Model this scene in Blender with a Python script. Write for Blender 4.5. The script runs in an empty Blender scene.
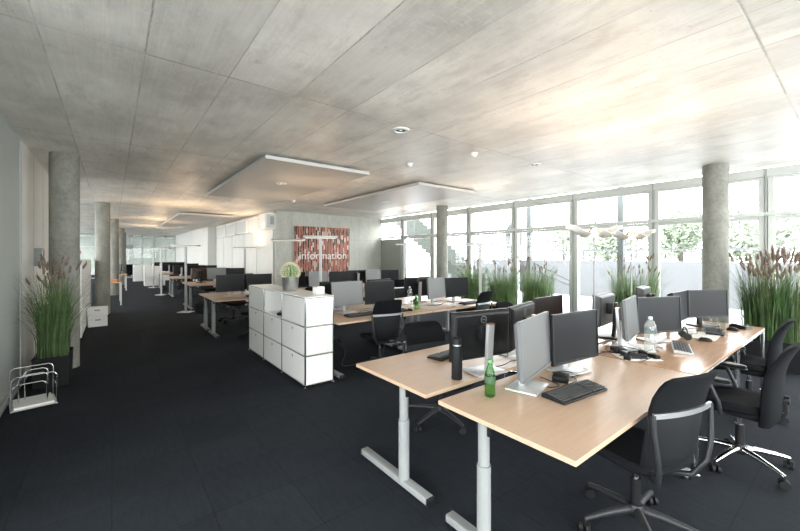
import bpy, bmesh, math, random
from mathutils import Vector, Matrix

S = bpy.context.scene
C = S.collection
PI = math.pi
R = math.radians
rnd = random.Random(7)

# ------------------------------------------------------------------ helpers
class MB:
    """collects shapes and links them as ONE mesh object"""
    def __init__(self):
        self.bm = bmesh.new()

    def _tf(self, vs, M):
        if M is not None:
            bmesh.ops.transform(self.bm, matrix=M, verts=vs)

    def box(self, c, s, rz=0, M=None, bev=0, seg=2):
        r = bmesh.ops.create_cube(self.bm, size=1)
        vs = r['verts']
        for v in vs:
            v.co = Vector((v.co.x * s[0], v.co.y * s[1], v.co.z * s[2]))
        if bev:
            es = list({e for v in vs for e in v.link_edges})
            g = bmesh.ops.bevel(self.bm, geom=es, offset=bev, segments=seg, affect='EDGES', profile=.5)
            vs = list({v for f in g['faces'] for v in f.verts} | {v for v in vs if v.is_valid})
        mat = Matrix.Translation(c) @ Matrix.Rotation(rz, 4, 'Z')
        if M is not None:
            mat = M @ mat
        bmesh.ops.transform(self.bm, matrix=mat, verts=vs)
        return self

    def rings(self, rings, cap=True, closed=True):
        """loft through rings of equal point count"""
        bm = self.bm
        vr = [[bm.verts.new(p) for p in r] for r in rings]
        n = len(rings[0])
        for a, b in zip(vr, vr[1:]):
            for i in range(n if closed else n - 1):
                j = (i + 1) % n
                try:
                    bm.faces.new((a[i], a[j], b[j], b[i]))
                except ValueError:
                    pass
        if cap and closed:
            for r, fl in ((vr[0], True), (vr[-1], False)):
                try:
                    bm.faces.new(list(reversed(r)) if fl else r)
                except ValueError:
                    pass
        return self

    def tube(self, pts, r, seg=8, cap=True):
        pts = [Vector(p) for p in pts]
        rr = r if isinstance(r, (list, tuple)) else [r] * len(pts)
        out = []
        up = None
        for i, p in enumerate(pts):
            if i == 0:
                d = pts[1] - p
            elif i == len(pts) - 1:
                d = p - pts[i - 1]
            else:
                d = (pts[i + 1] - p).normalized() + (p - pts[i - 1]).normalized()
            d.normalize()
            if up is None:
                up = Vector((0, 0, 1)) if abs(d.z) < .9 else Vector((1, 0, 0))
            a = d.cross(up)
            if a.length < 1e-5:
                a = d.cross(Vector((0, 1, 0)))
            a.normalize()
            b = a.cross(d).normalized()
            up = b
            out.append([p + (a * math.cos(t) + b * math.sin(t)) * rr[i]
                        for t in [2 * PI * k / seg for k in range(seg)]])
        return self.rings(out, cap)

    def cyl(self, p0, p1, r, r2=None, seg=20):
        return self.tube([p0, p1], [r, r if r2 is None else r2], seg)

    def lathe(self, prof, c=(0, 0, 0), seg=24, M=None):
        rs = []
        for r, z in prof:
            ring = []
            for k in range(seg):
                t = 2 * PI * k / seg
                p = Vector((c[0] + r * math.cos(t), c[1] + r * math.sin(t), c[2] + z))
                ring.append(M @ p if M is not None else p)
            rs.append(ring)
        return self.rings(rs)

    def face(self, pts):
        self.bm.faces.new([self.bm.verts.new(p) for p in pts])
        return self

    def flatbar(self, pts, w, t, wdir):
        """rectangular bar swept along pts; wdir = width direction"""
        pts = [Vector(p) for p in pts]
        out = []
        for i, p in enumerate(pts):
            d = pts[min(i + 1, len(pts) - 1)] - pts[max(i - 1, 0)]
            d.normalize()
            W = Vector(wdir[i] if isinstance(wdir, list) else wdir).normalized()
            N = d.cross(W).normalized()
            out.append([p + W * w / 2 + N * t / 2, p - W * w / 2 + N * t / 2,
                        p - W * w / 2 - N * t / 2, p + W * w / 2 - N * t / 2])
        return self.rings(out)

    def build(self, name, mat, parent=None, smooth=True, bevel=0):
        bm = self.bm
        bmesh.ops.recalc_face_normals(bm, faces=bm.faces)
        me = bpy.data.meshes.new(name)
        bm.to_mesh(me)
        bm.free()
        if mat is not None:
            me.materials.append(mat)
        if smooth:
            for p in me.polygons:
                p.use_smooth = True
            me.set_sharp_from_angle(angle=R(38))
        o = bpy.data.objects.new(name, me)
        C.objects.link(o)
        if parent is not None:
            o.parent = parent
        if bevel:
            b = o.modifiers.new('edge', 'BEVEL')
            b.width = bevel
            b.segments = 2
            b.limit_method = 'ANGLE'
            b.angle_limit = R(40)
        return o

def tag(o, label=None, cat=None, group=None, kind=None):
    if label: o['label'] = label
    if cat: o['category'] = cat
    if group: o['group'] = group
    if kind: o['kind'] = kind
    return o

def thing(name, label, cat, loc=(0, 0, 0), rz=0, group=None):
    o = bpy.data.objects.new(name, None)
    o.empty_display_size = .1
    C.objects.link(o)
    o.location = loc
    o.rotation_euler = (0, 0, rz)
    return tag(o, label, cat, group)

def dup(root, loc, rz, label, group=None):
    def cp(o, par):
        c = o.copy()
        C.objects.link(c)
        if par is not None:
            c.parent = par
        for ch in list(o.children):
            cp(ch, c)
        return c
    r = cp(root, None)
    r.location = loc
    r.rotation_euler = (0, 0, rz)
    r['label'] = label
    if group: r['group'] = group
    return r

class Proto:
    """first use places the built thing itself, later uses copies of it"""
    def __init__(self, maker):
        self.maker = maker
        self.root = None
    def put(self, loc, rz, label, group=None):
        if self.root is None:
            self.root = self.maker()
            o = self.root
            o.location = loc
            o.rotation_euler = (0, 0, rz)
            o['label'] = label
            if group: o['group'] = group
            return o
        return dup(self.root, loc, rz, label, group)

def struct(o, label=None):
    o['kind'] = 'structure'
    if label: o['label'] = label
    return o

def text_obj(body, size, mat, parent, M, name='lettering', ext=.001, align='CENTER'):
    cu = bpy.data.curves.new(name, 'FONT')
    cu.body = body
    cu.size = size
    cu.extrude = ext
    cu.align_x = align
    cu.align_y = 'CENTER'
    t = bpy.data.objects.new(name, cu)
    C.objects.link(t)
    dg = bpy.context.evaluated_depsgraph_get()
    me = bpy.data.meshes.new_from_object(t.evaluated_get(dg))
    bpy.data.objects.remove(t)
    me.transform(M)
    me.materials.clear()
    me.materials.append(mat)
    o = bpy.data.objects.new(name, me)
    C.objects.link(o)
    if parent is not None: o.parent = parent
    return o

# ------------------------------------------------------------------ materials
def lin(c):
    return tuple((x / 12.92 if x <= .04045 else ((x + .055) / 1.055) ** 2.4) for x in [v / 255 for v in c]) + (1,)

def mat(name, col, rough=.5, metal=0, spec=.5, var=0, vscale=8, vstretch=(1, 1, 1), bump=0, bscale=None, trans=0, ior=1.45,
        emit=None, estr=0, coat=0):
    m = bpy.data.materials.new(name)
    m.use_nodes = True
    nt = m.node_tree
    b = nt.nodes['Principled BSDF']
    col = tuple(col[:3]) + (1,)
    b.inputs['Base Color'].default_value = col
    b.inputs['Roughness'].default_value = rough
    b.inputs['Metallic'].default_value = metal
    b.inputs['Specular IOR Level'].default_value = spec
    b.inputs['Transmission Weight'].default_value = trans
    b.inputs['IOR'].default_value = ior
    b.inputs['Coat Weight'].default_value = coat
    if emit:
        b.inputs['Emission Color'].default_value = tuple(emit[:3]) + (1,)
        b.inputs['Emission Strength'].default_value = estr
    tc = mp = None
    if var or bump:
        tc = nt.nodes.new('ShaderNodeTexCoord')
        mp = nt.nodes.new('ShaderNodeMapping')
        mp.inputs['Scale'].default_value = vstretch
        nt.links.new(tc.outputs['Object'], mp.inputs['Vector'])
    if var:
        n = nt.nodes.new('ShaderNodeTexNoise')
        n.inputs['Scale'].default_value = vscale
        n.inputs['Detail'].default_value = 5
        nt.links.new(mp.outputs['Vector'], n.inputs['Vector'])
        r = nt.nodes.new('ShaderNodeValToRGB')
        r.color_ramp.elements[0].position = .3
        r.color_ramp.elements[1].position = .7
        r.color_ramp.elements[0].color = tuple(max(0, x * (1 - var)) for x in col[:3]) + (1,)
        r.color_ramp.elements[1].color = tuple(min(1, x * (1 + var)) for x in col[:3]) + (1,)
        nt.links.new(n.outputs['Fac'], r.inputs['Fac'])
        nt.links.new(r.outputs['Color'], b.inputs['Base Color'])
    if bump:
        n = nt.nodes.new('ShaderNodeTexNoise')
        n.inputs['Scale'].default_value = bscale or vscale * 4
        n.inputs['Detail'].default_value = 3
        nt.links.new(mp.outputs['Vector'], n.inputs['Vector'])
        bp = nt.nodes.new('ShaderNodeBump')
        bp.inputs['Strength'].default_value = bump
        bp.inputs['Distance'].default_value = .01
        nt.links.new(n.outputs['Fac'], bp.inputs['Height'])
        nt.links.new(bp.outputs['Normal'], b.inputs['Normal'])
    return m

def N(nt, t, **kw):
    n = nt.nodes.new(t)
    for k, v in kw.items():
        setattr(n, k, v)
    return n

def mth(nt, op, a, b=None, c=None):
    n = N(nt, 'ShaderNodeMath', operation=op)
    for i, v in enumerate((a, b, c)):
        if v is None: continue
        if isinstance(v, (int, float)):
            n.inputs[i].default_value = v
        else:
            nt.links.new(v, n.inputs[i])
    return n.outputs[0]

def mixc(nt, fac, a, b, mode='MIX'):
    n = N(nt, 'ShaderNodeMix', data_type='RGBA', blend_type=mode)
    for i, v in ((0, fac), (6, a), (7, b)):
        if isinstance(v, (int, float)):
            n.inputs[i].default_value = v
        elif isinstance(v, tuple):
            n.inputs[i].default_value = v
        else:
            nt.links.new(v, n.inputs[i])
    return n.outputs[2]

def noise(nt, vec, scale, detail=4, rough=.5):
    n = N(nt, 'ShaderNodeTexNoise')
    n.inputs['Scale'].default_value = scale
    n.inputs['Detail'].default_value = detail
    n.inputs['Roughness'].default_value = rough
    nt.links.new(vec, n.inputs['Vector'])
    return n.outputs['Fac']

def ramp(nt, fac, stops):
    n = N(nt, 'ShaderNodeValToRGB')
    cr = n.color_ramp
    while len(cr.elements) < len(stops): cr.elements.new(.5)
    for e, (p, c) in zip(cr.elements, stops):
        e.position = p
        e.color = c if isinstance(c, tuple) else (c, c, c, 1)
    nt.links.new(fac, n.inputs['Fac'])
    return n.outputs['Color']

def mapping(nt, scale, rot=(0, 0, 0), coord='Object'):
    tc = N(nt, 'ShaderNodeTexCoord')
    mp = N(nt, 'ShaderNodeMapping')
    mp.inputs['Scale'].default_value = scale
    mp.inputs['Rotation'].default_value = rot
    nt.links.new(tc.outputs[coord], mp.inputs['Vector'])
    return mp.outputs['Vector']

def base(name, rough=.5, spec=.5):
    m = bpy.data.materials.new(name)
    m.use_nodes = True
    nt = m.node_tree
    b = nt.nodes['Principled BSDF']
    b.inputs['Roughness'].default_value = rough
    b.inputs['Specular IOR Level'].default_value = spec
    return m, nt, b

def ceiling_material():
    m, nt, b = base('ceiling_concrete', .42, .45)
    tc = N(nt, 'ShaderNodeTexCoord')
    sx = N(nt, 'ShaderNodeSeparateXYZ')
    nt.links.new(tc.outputs['Object'], sx.inputs[0])
    X, Y = sx.outputs[0], sx.outputs[1]
    # wobble for rough joints
    wob = mth(nt, 'MULTIPLY', mth(nt, 'SUBTRACT', noise(nt, tc.outputs['Object'], 14, 6, .7), .5), .014)
    xx = mth(nt, 'ADD', X, wob)
    yy = mth(nt, 'ADD', Y, wob)
    def joint(v, off, step, w):
        t = mth(nt, 'DIVIDE', mth(nt, 'ADD', v, off), step)
        fr = mth(nt, 'FRACT', t)
        d = mth(nt, 'MINIMUM', fr, mth(nt, 'SUBTRACT', 1.0, fr))
        d = mth(nt, 'MULTIPLY', d, step)
        mr = N(nt, 'ShaderNodeMapRange')
        mr.inputs['From Min'].default_value = 0
        mr.inputs['From Max'].default_value = w
        mr.inputs['To Min'].default_value = 1
        mr.inputs['To Max'].default_value = 0
        nt.links.new(d, mr.inputs['Value'])
        return mr.outputs[0]
    jx = joint(xx, .37 + .555 * 20, .555, .008)
    jy = joint(yy, -3.17 + 2.72 * 10, 2.72, .013)
    strength = noise(nt, tc.outputs['Object'], 2.2, 4)
    jmask = mth(nt, 'MULTIPLY', mth(nt, 'MAXIMUM', jx, jy), ramp(nt, strength, [(.36, .15), (.6, 1.0)]))
    # fine timber board marks along Y
    v1 = mapping(nt, (34, 1.1, 1))
    grain = noise(nt, v1, 1.6, 6, .65)
    v2 = mapping(nt, (7, .45, 1))
    band = noise(nt, v2, 1.0, 4, .6)
    blot = noise(nt, tc.outputs['Object'], 1.1, 7, .62)
    # each formwork panel a slightly different tone
    cell = N(nt, 'ShaderNodeTexWhiteNoise', noise_dimensions='2D')
    cx = N(nt, 'ShaderNodeCombineXYZ')
    nt.links.new(mth(nt, 'FLOOR', mth(nt, 'DIVIDE', mth(nt, 'ADD', X, .37 + 11.1), .555)), cx.inputs[0])
    nt.links.new(mth(nt, 'FLOOR', mth(nt, 'DIVIDE', mth(nt, 'ADD', Y, -3.17 + 27.2), 2.72)), cx.inputs[1])
    nt.links.new(cx.outputs[0], cell.inputs[0])
    col = ramp(nt, grain, [(.30, (.30, .287, .262, 1)), (.68, (.60, .575, .535, 1))])
    col = mixc(nt, .5, col, ramp(nt, band, [(.28, (.27, .255, .235, 1)), (.66, (.62, .595, .555, 1))]))
    col = mixc(nt, .42, col, ramp(nt, cell.outputs[0], [(0, (.33, .32, .30, 1)), (1, (.6, .575, .535, 1))]))
    col = mixc(nt, .35, col, ramp(nt, blot, [(.34, (.22, .205, .185, 1)), (.62, (.62, .605, .57, 1))]))
    # brownish rust stains
    st = noise(nt, mapping(nt, (1.6, 1.0, 1)), 3.1, 8, .7)
    smask = ramp(nt, st, [(.6, 0.0), (.72, .45)])
    col = mixc(nt, smask, col, (.30, .22, .165, 1))
    col = mixc(nt, 1.0, col, (1.72, 1.72, 1.68, 1), 'MULTIPLY')
    col = mixc(nt, mth(nt, 'MULTIPLY', jmask, .75), col, (.16, .15, .135, 1))
    fl_ = noise(nt, mapping(nt, (26, 4, 1)), 3.0, 5, .7)
    col = mixc(nt, ramp(nt, fl_, [(.53, 0.0), (.68, .75)]), col, (.80, .79, .75, 1))
    da_ = noise(nt, mapping(nt, (9, 38, 1)), 1.0, 3, .6)
    reg_ = ramp(nt, noise(nt, tc.outputs['Object'], 1.4, 3), [(.42, 0.0), (.6, 1.0)])
    col = mixc(nt, mth(nt, 'MULTIPLY', ramp(nt, da_, [(.55, 0.0), (.64, .55)]), reg_), col, (.80, .79, .76, 1))
    dk_ = ramp(nt, noise(nt, mapping(nt, (2.4, .9, 1)), 1.3, 8, .75), [(.36, .28), (.5, 0.0)])
    col = mixc(nt, dk_, col, (.30, .285, .26, 1))
    pt_ = noise(nt, tc.outputs['Object'], 34, 2)
    col = mixc(nt, ramp(nt, pt_, [(.70, 0.0), (.78, .55)]), col, (.2, .185, .165, 1))
    nt.links.new(col, b.inputs['Base Color'])
    rg = ramp(nt, band, [(.3, .30), (.7, .52)])
    nt.links.new(rg, b.inputs['Roughness'])
    bp = N(nt, 'ShaderNodeBump')
    bp.inputs['Strength'].default_value = .35
    bp.inputs['Distance'].default_value = .006
    h = mth(nt, 'SUBTRACT', mth(nt, 'MULTIPLY', grain, .5), jmask)
    nt.links.new(h, bp.inputs['Height'])
    nt.links.new(bp.outputs[0], b.inputs['Normal'])
    return m

def concrete(name, lo, hi, vs=(1, 1, .35), joints=None):
    m, nt, b = base(name, .7, .3)
    v = mapping(nt, vs)
    a = noise(nt, v, 5, 7, .65)
    c = noise(nt, mapping(nt, (1, 1, 1)), 22, 4, .6)
    col = mixc(nt, .35, ramp(nt, a, [(.3, lo + (1,)), (.7, hi + (1,))]), ramp(nt, c, [(.35, lo + (1,)), (.65, hi + (1,))]))
    pit = noise(nt, mapping(nt, (1, 1, 1)), 60, 2)
    col = mixc(nt, ramp(nt, pit, [(.68, 0.0), (.74, .5)]), col, tuple(x * .5 for x in lo) + (1,))
    if joints:
        tc = N(nt, 'ShaderNodeTexCoord')
        sp = N(nt, 'ShaderNodeSeparateXYZ')
        nt.links.new(tc.outputs['Object'], sp.inputs[0])
        fr = mth(nt, 'FRACT', mth(nt, 'DIVIDE', mth(nt, 'ADD', sp.outputs[0], 20.0), joints))
        msk = mth(nt, 'LESS_THAN', fr, .008)
        fz = mth(nt, 'FRACT', mth(nt, 'DIVIDE', mth(nt, 'ADD', sp.outputs[2], 20.35), 1.25))
        msk = mth(nt, 'MAXIMUM', msk, mth(nt, 'LESS_THAN', fz, .006))
        col = mixc(nt, mth(nt, 'MULTIPLY', msk, .6), col, tuple(x * .45 for x in lo) + (1,))
    nt.links.new(col, b.inputs['Base Color'])
    bp = N(nt, 'ShaderNodeBump')
    bp.inputs['Strength'].default_value = .2
    bp.inputs['Distance'].default_value = .005
    nt.links.new(a, bp.inputs['Height'])
    nt.links.new(bp.outputs[0], b.inputs['Normal'])
    return m

def carpet_material():
    m, nt, b = base('carpet', .95, .12)
    tc = N(nt, 'ShaderNodeTexCoord')
    n1 = noise(nt, tc.outputs['Object'], 140, 3)
    n2 = noise(nt, tc.outputs['Object'], 1.3, 5)
    n3 = noise(nt, mapping(nt, (1, .25, 1)), 30, 3)
    col = ramp(nt, n1, [(.3, (.013, .0155, .0185, 1)), (.7, (.034, .039, .045, 1))])
    col = mixc(nt, .35, col, ramp(nt, n2, [(.3, (.014, .0165, .02, 1)), (.7, (.036, .041, .047, 1))]))
    col = mixc(nt, .2, col, ramp(nt, n3, [(.3, (.012, .0145, .018, 1)), (.7, (.04, .045, .051, 1))]))
    br = N(nt, 'ShaderNodeTexBrick')
    br.offset = 0
    br.inputs['Scale'].default_value = 1
    br.inputs['Mortar Size'].default_value = .0025
    br.inputs['Brick Width'].default_value = .5
    br.inputs['Row Height'].default_value = .5
    br.inputs['Color1'].default_value = (1, 1, 1, 1)
    br.inputs['Color2'].default_value = (.84, .84, .84, 1)
    br.inputs['Mortar'].default_value = (.55, .55, .55, 1)
    nt.links.new(tc.outputs['Object'], br.inputs['Vector'])
    col = mixc(nt, 1.0, col, br.outputs['Color'], 'MULTIPLY')
    col = mixc(nt, 1.0, col, (.88, .92, .99, 1), 'MULTIPLY')
    nt.links.new(col, b.inputs['Base Color'])
    bp = N(nt, 'ShaderNodeBump')
    bp.inputs['Strength'].default_value = .5
    bp.inputs['Distance'].default_value = .004
    nt.links.new(n1, bp.inputs['Height'])
    nt.links.new(bp.outputs[0], b.inputs['Normal'])
    return m

def wood(name, a, c, rough=.32, stretch=(2.2, 30, 30)):
    m, nt, b = base(name, rough, .5)
    g = noise(nt, mapping(nt, stretch), 1.6, 6, .6)
    f = noise(nt, mapping(nt, (stretch[0] * 3, stretch[1] * 5, stretch[2] * 5)), 2, 3)
    col = mixc(nt, .35, ramp(nt, g, [(.3, a + (1,)), (.7, c + (1,))]), ramp(nt, f, [(.35, a + (1,)), (.65, c + (1,))]))
    nt.links.new(col, b.inputs['Base Color'])
    return m

def glass_material(name, tint=(1, 1, 1), ior=1.3, milky=0):
    m = bpy.data.materials.new(name)
    m.use_nodes = True
    nt = m.node_tree
    nt.nodes.remove(nt.nodes['Principled BSDF'])
    out = nt.nodes['Material Output']
    lw = N(nt, 'ShaderNodeLayerWeight')
    lw.inputs['Blend'].default_value = .5
    f0 = ((ior - 1) / (ior + 1)) ** 2
    fac = mth(nt, 'MULTIPLY_ADD', mth(nt, 'POWER', lw.outputs['Facing'], 5.0), 1 - f0, f0)
    tr = N(nt, 'ShaderNodeBsdfTransparent')
    tr.inputs[0].default_value = tint + (1,)
    gl = N(nt, 'ShaderNodeBsdfGlossy')
    gl.inputs['Roughness'].default_value = .01
    mx = N(nt, 'ShaderNodeMixShader')
    nt.links.new(fac, mx.inputs[0])
    nt.links.new(tr.outputs[0], mx.inputs[1])
    nt.links.new(gl.outputs[0], mx.inputs[2])
    if milky:
        df = N(nt, 'ShaderNodeBsdfDiffuse')
        df.inputs[0].default_value = (.85, .88, .88, 1)
        m2 = N(nt, 'ShaderNodeMixShader')
        m2.inputs[0].default_value = milky
        nt.links.new(mx.outputs[0], m2.inputs[1])
        nt.links.new(df.outputs[0], m2.inputs[2])
        mx = m2
    nt.links.new(mx.outputs[0], out.inputs[0])
    return m

def picture_material():
    m, nt, b = base('picture_print', .6, .3)
    v = mapping(nt, (17, 1, 4.2))
    sp = N(nt, 'ShaderNodeSeparateXYZ')
    nt.links.new(v, sp.inputs[0])
    colu = mth(nt, 'FLOOR', sp.outputs[0])
    wn = N(nt, 'ShaderNodeTexWhiteNoise', noise_dimensions='1D')
    nt.links.new(colu, wn.inputs['W'])
    z = mth(nt, 'FLOOR', mth(nt, 'ADD', mth(nt, 'MULTIPLY', sp.outputs[2], 1.5), mth(nt, 'MULTIPLY', wn.outputs[0], 7.0)))
    cb = N(nt, 'ShaderNodeCombineXYZ')
    nt.links.new(colu, cb.inputs[0])
    nt.links.new(z, cb.inputs[1])
    w2 = N(nt, 'ShaderNodeTexWhiteNoise', noise_dimensions='2D')
    nt.links.new(cb.outputs[0], w2.inputs[0])
    n = N(nt, 'ShaderNodeValToRGB')
    n.color_ramp.interpolation = 'CONSTANT'
    stops = [(0, (.26, .045, .03)), (.36, (.34, .08, .055)), (.55, (.010, .009, .013)), (.76, (.55, .40, .32)), (.86, (.42, .15, .10)), (.94, (.62, .56, .5))]
    while len(n.color_ramp.elements) < len(stops): n.color_ramp.elements.new(.5)
    for e, (p, c) in zip(n.color_ramp.elements, stops):
        e.position = p
        e.color = c + (1,)
    nt.links.new(w2.outputs[0], n.inputs[0])
    fx = mth(nt, 'FRACT', sp.outputs[0])
    gap = mth(nt, 'LESS_THAN', fx, .27)
    col = mixc(nt, gap, n.outputs[0], (.52, .39, .32, 1))
    nt.links.new(col, b.inputs['Base Color'])
    return m

M = {}
M['ceiling'] = ceiling_material()
M['carpet'] = carpet_material()
M['concrete_col'] = concrete('column_concrete', (.155, .158, .138), (.315, .31, .275), (1, 1, .5))
M['concrete_wall'] = concrete('wall_concrete', (.40, .41, .37), (.58, .58, .53), (1, 1, .4), 1.3)
M['white_wall'] = mat('white_wall_paint', (.66, .66, .63), .6, var=.04, vscale=2)
M['grey_wall'] = mat('grey_green_wall_panel', (.38, .41, .39), .35, var=.05, vscale=1.2)
M['beige_wall'] = mat('pale_wall_panel', (.66, .64, .59), .4, var=.04, vscale=1.2)
M['white_frame'] = mat('white_window_frame', (.56, .575, .55), .4)
M['grey_frame'] = mat('grey_frame_seal', (.33, .35, .34), .5)
M['grey_door'] = mat('grey_green_door_paint', (.30, .32, .28), .45)
M['glass'] = glass_material('window_glass')
M['beech'] = wood('beech_laminate', (.475, .325, .222), (.575, .41, .295))
M['beech_edge'] = wood('beech_edge', (.42, .28, .18), (.52, .36, .24))
M['walnut'] = wood('warm_wood_top', (.40, .235, .14), (.58, .37, .225), .18)
M['grey_metal'] = mat('grey_painted_metal', (.25, .262, .26), .38, var=.03, vscale=10)
M['pale_metal'] = mat('pale_painted_metal', (.58, .59, .575), .4)
M['dark_metal'] = mat('dark_metal', (.03, .032, .034), .42, metal=.3, spec=.4)
M['chrome'] = mat('chrome', (.72, .73, .74), .12, metal=1)
M['alu'] = mat('brushed_aluminium', (.55, .56, .57), .33, metal=.9)
M['black_plastic'] = mat('black_plastic', (.008, .0085, .0095), .4, spec=.35, var=.1, vscale=20)
M['matt_black'] = mat('matt_black', (.007, .0075, .0085), .6, spec=.3)
M['fabric'] = mat('black_fabric', (.0065, .0075, .009), .85, spec=.14, var=.25, vscale=60, bump=.25, bscale=350)
M['shell'] = mat('chair_shell_plastic', (.010, .0115, .013), .45, spec=.35)
M['screen'] = mat('screen_matt_panel', (.008, .009, .0105), .36, spec=.17)
M['glare_screen'] = mat('screen_painted_glare', (.10, .106, .108), .42, spec=1.0)  # window glare on the panel put into a lighter base colour
M['grey_back'] = mat('grey_monitor_back', (.07, .073, .076), .4)
M['lamp_grey'] = mat('lamp_grey_paint', (.42, .43, .42), .4)
M['steel_grey'] = mat('steel_grey_plastic', (.13, .137, .142), .4)
M['silver'] = mat('silver_plastic', (.52, .53, .54), .35, metal=.35)
M['white_lam'] = mat('white_lacquered_sheet', (.84, .84, .82), .3, var=.015, vscale=3)
M['white_plastic'] = mat('white_plastic', (.80, .80, .78), .45)
M['paper'] = mat('paper', (.82, .82, .80), .8, var=.03, vscale=12)
M['key_grey'] = mat('keycap_grey', (.07, .072, .075), .55)
M['cable'] = mat('cable_black', (.02, .02, .022), .5)
M['leaf'] = mat('grass_leaf', (.055, .11, .032), .6, var=.5, vscale=7)
M['leaf_pale'] = mat('grass_leaf_backlit', (.13, .215, .075), .6, var=.4, vscale=7)  # backlight through the window grass put into a lighter green
M['leaf_mid'] = mat('grass_leaf_mid', (.075, .135, .045), .6, var=.5, vscale=7)
M['plume'] = mat('grass_plume', (.20, .145, .115), .9, var=.35, vscale=30)
M['stem'] = mat('grass_stem', (.30, .27, .12), .7, var=.2, vscale=20)
M['planter'] = mat('dark_planter', (.008, .008, .009), .6, spec=.25, var=.15, vscale=5)
M['soil'] = mat('soil', (.05, .035, .025), .95, var=.4, vscale=30)
M['cactus'] = mat('cactus_skin', (.12, .26, .10), .6, var=.25, vscale=20)
M['spine'] = mat('cactus_spines', (.78, .70, .52), .7)
M['galvanised'] = mat('silver_pot_metal', (.50, .51, .50), .3, metal=.85, var=.15, vscale=10)
M['pet'] = glass_material('clear_bottle_plastic', (.89, .90, .89), 1.45, .16)
M['water'] = mat('water', (.95, .98, 1), .02, trans=1, ior=1.33)
M['green_glass'] = glass_material('green_bottle_plastic', (.42, .74, .36), 1.35)
M['green_label'] = mat('green_label', (.035, .085, .035), .5, var=.3, vscale=40)
M['cap_green'] = mat('green_cap', (.12, .34, .12), .5)
M['cap_blue'] = mat('pale_blue_cap', (.65, .72, .78), .5)
M['glass_solid'] = glass_material('drinking_glass', (.93, .95, .95), 1.3)
M['copper'] = mat('copper_band', (.72, .40, .22), .3, metal=.8)
M['wing_glass'] = mat('frosted_wing_glass', (.86, .84, .80), .35, trans=.25)
M['bulb'] = mat('warm_bulb', (1, .9, .75), .5, emit=(1, .80, .55), estr=3)
M['lamp_panel'] = mat('lamp_diffuser', (.95, .93, .88), .5, emit=(1, .90, .75), estr=.35)
M['orange'] = mat('orange_wood_box', (.55, .25, .12), .5, var=.2, vscale=20)
M['book_red'] = mat('book_red', (.45, .09, .08), .6)
M['book_blue'] = mat('book_blue', (.10, .16, .40), .6)
M['book_orange'] = mat('book_orange', (.62, .28, .10), .6)
M['red_brown'] = mat('brown_back_panel', (.05, .028, .02), .45, var=.2, vscale=12)
M['dark_brown'] = mat('screen_brown_reflection', (.012, .007, .005), .4, spec=.15)  # brown reflection on the dark screen put into its colour
M['picture'] = picture_material()
M['white_letter'] = mat('white_letters', (.85, .84, .80), .6)
M['logo_grey'] = mat('logo_grey', (.24, .25, .26), .35, metal=.4)
M['led'] = mat('downlight_lens', (.9, .88, .82), .3, emit=(1, .93, .8), estr=.15)
M['bag'] = mat('black_bag_cloth', (.012, .012, .014), .8, bump=.3, vscale=20)
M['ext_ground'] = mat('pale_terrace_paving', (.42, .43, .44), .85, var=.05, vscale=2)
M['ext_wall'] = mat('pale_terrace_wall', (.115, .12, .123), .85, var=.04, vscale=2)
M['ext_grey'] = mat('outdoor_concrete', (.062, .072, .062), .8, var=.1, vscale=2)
M['ext_steel'] = mat('outdoor_steel', (.08, .09, .09), .5)
M['tree_leaf'] = mat('tree_leaf', (.27, .31, .235), .9, var=.15, vscale=3)
M['tree_bark'] = mat('tree_bark', (.11, .10, .085), .9, var=.3, vscale=9)
M['far_wall'] = mat('pale_green_wall', (.40, .44, .40), .6, var=.2, vscale=1.2)
M['skin'] = mat('skin', (.60, .38, .28), .55)

# ------------------------------------------------------------------ camera
F_PX, YAW = 367.1, R(38.12)
cam = bpy.data.cameras.new('camera')
cam.sensor_width = 36
cam.lens = F_PX / 800 * 36
cam.shift_y = -10.5 / 800
cam.clip_start = .05
cam.clip_end = 300
co = bpy.data.objects.new('camera', cam)
C.objects.link(co)
co.location = (0, 0, 1.6)
co.rotation_euler = (PI / 2, 0, -YAW)
S.camera = co

# ------------------------------------------------------------------ the setting
H = 3.03
XW = 8.35          # window wall plane
struct(MB().box((2.05, 16.9, -.05), (12.8, 43.2, .1)).build('floor', M['carpet'], smooth=False), 'dark blue-grey carpet tiles across the office')
struct(MB().box((2.0, 16.9, H + .1), (12.7, 43.2, .2)).build('ceiling', M['ceiling'], smooth=False), 'board-marked raw concrete ceiling slab')

# left wall: grey panels, then pale panels up to the first column
struct(MB().box((-1.0, 4.75, H / 2), (.2, 3.5, H)).build('wall_left', M['grey_wall'], smooth=False), 'grey-green panelled wall along the corridor')
w = struct(MB().box((-.985, 7.85, H / 2), (.2, 2.7, H)).build('wall_left_end', M['beige_wall'], smooth=False), 'pale end panel of the corridor wall')
j = MB()
for y in (4.6, 6.5, 7.4, 8.3):
    j.box((-.889, y, H / 2), (.012, .008, H))
struct(j.build('trim_1', M['grey_frame'], smooth=False), 'thin dark joints between the wall panels')
struct(MB().box((-2.1, 9.1, H / 2), (2.2, .2, H)).build('wall_recess', M['white_wall'], smooth=False), 'white return wall')
struct(MB().box((-.885, 6.1, .04), (.03, 6.2, .08)).build('baseboard_left', M['grey_frame'], smooth=False), 'dark skirting under the corridor wall')
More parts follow.
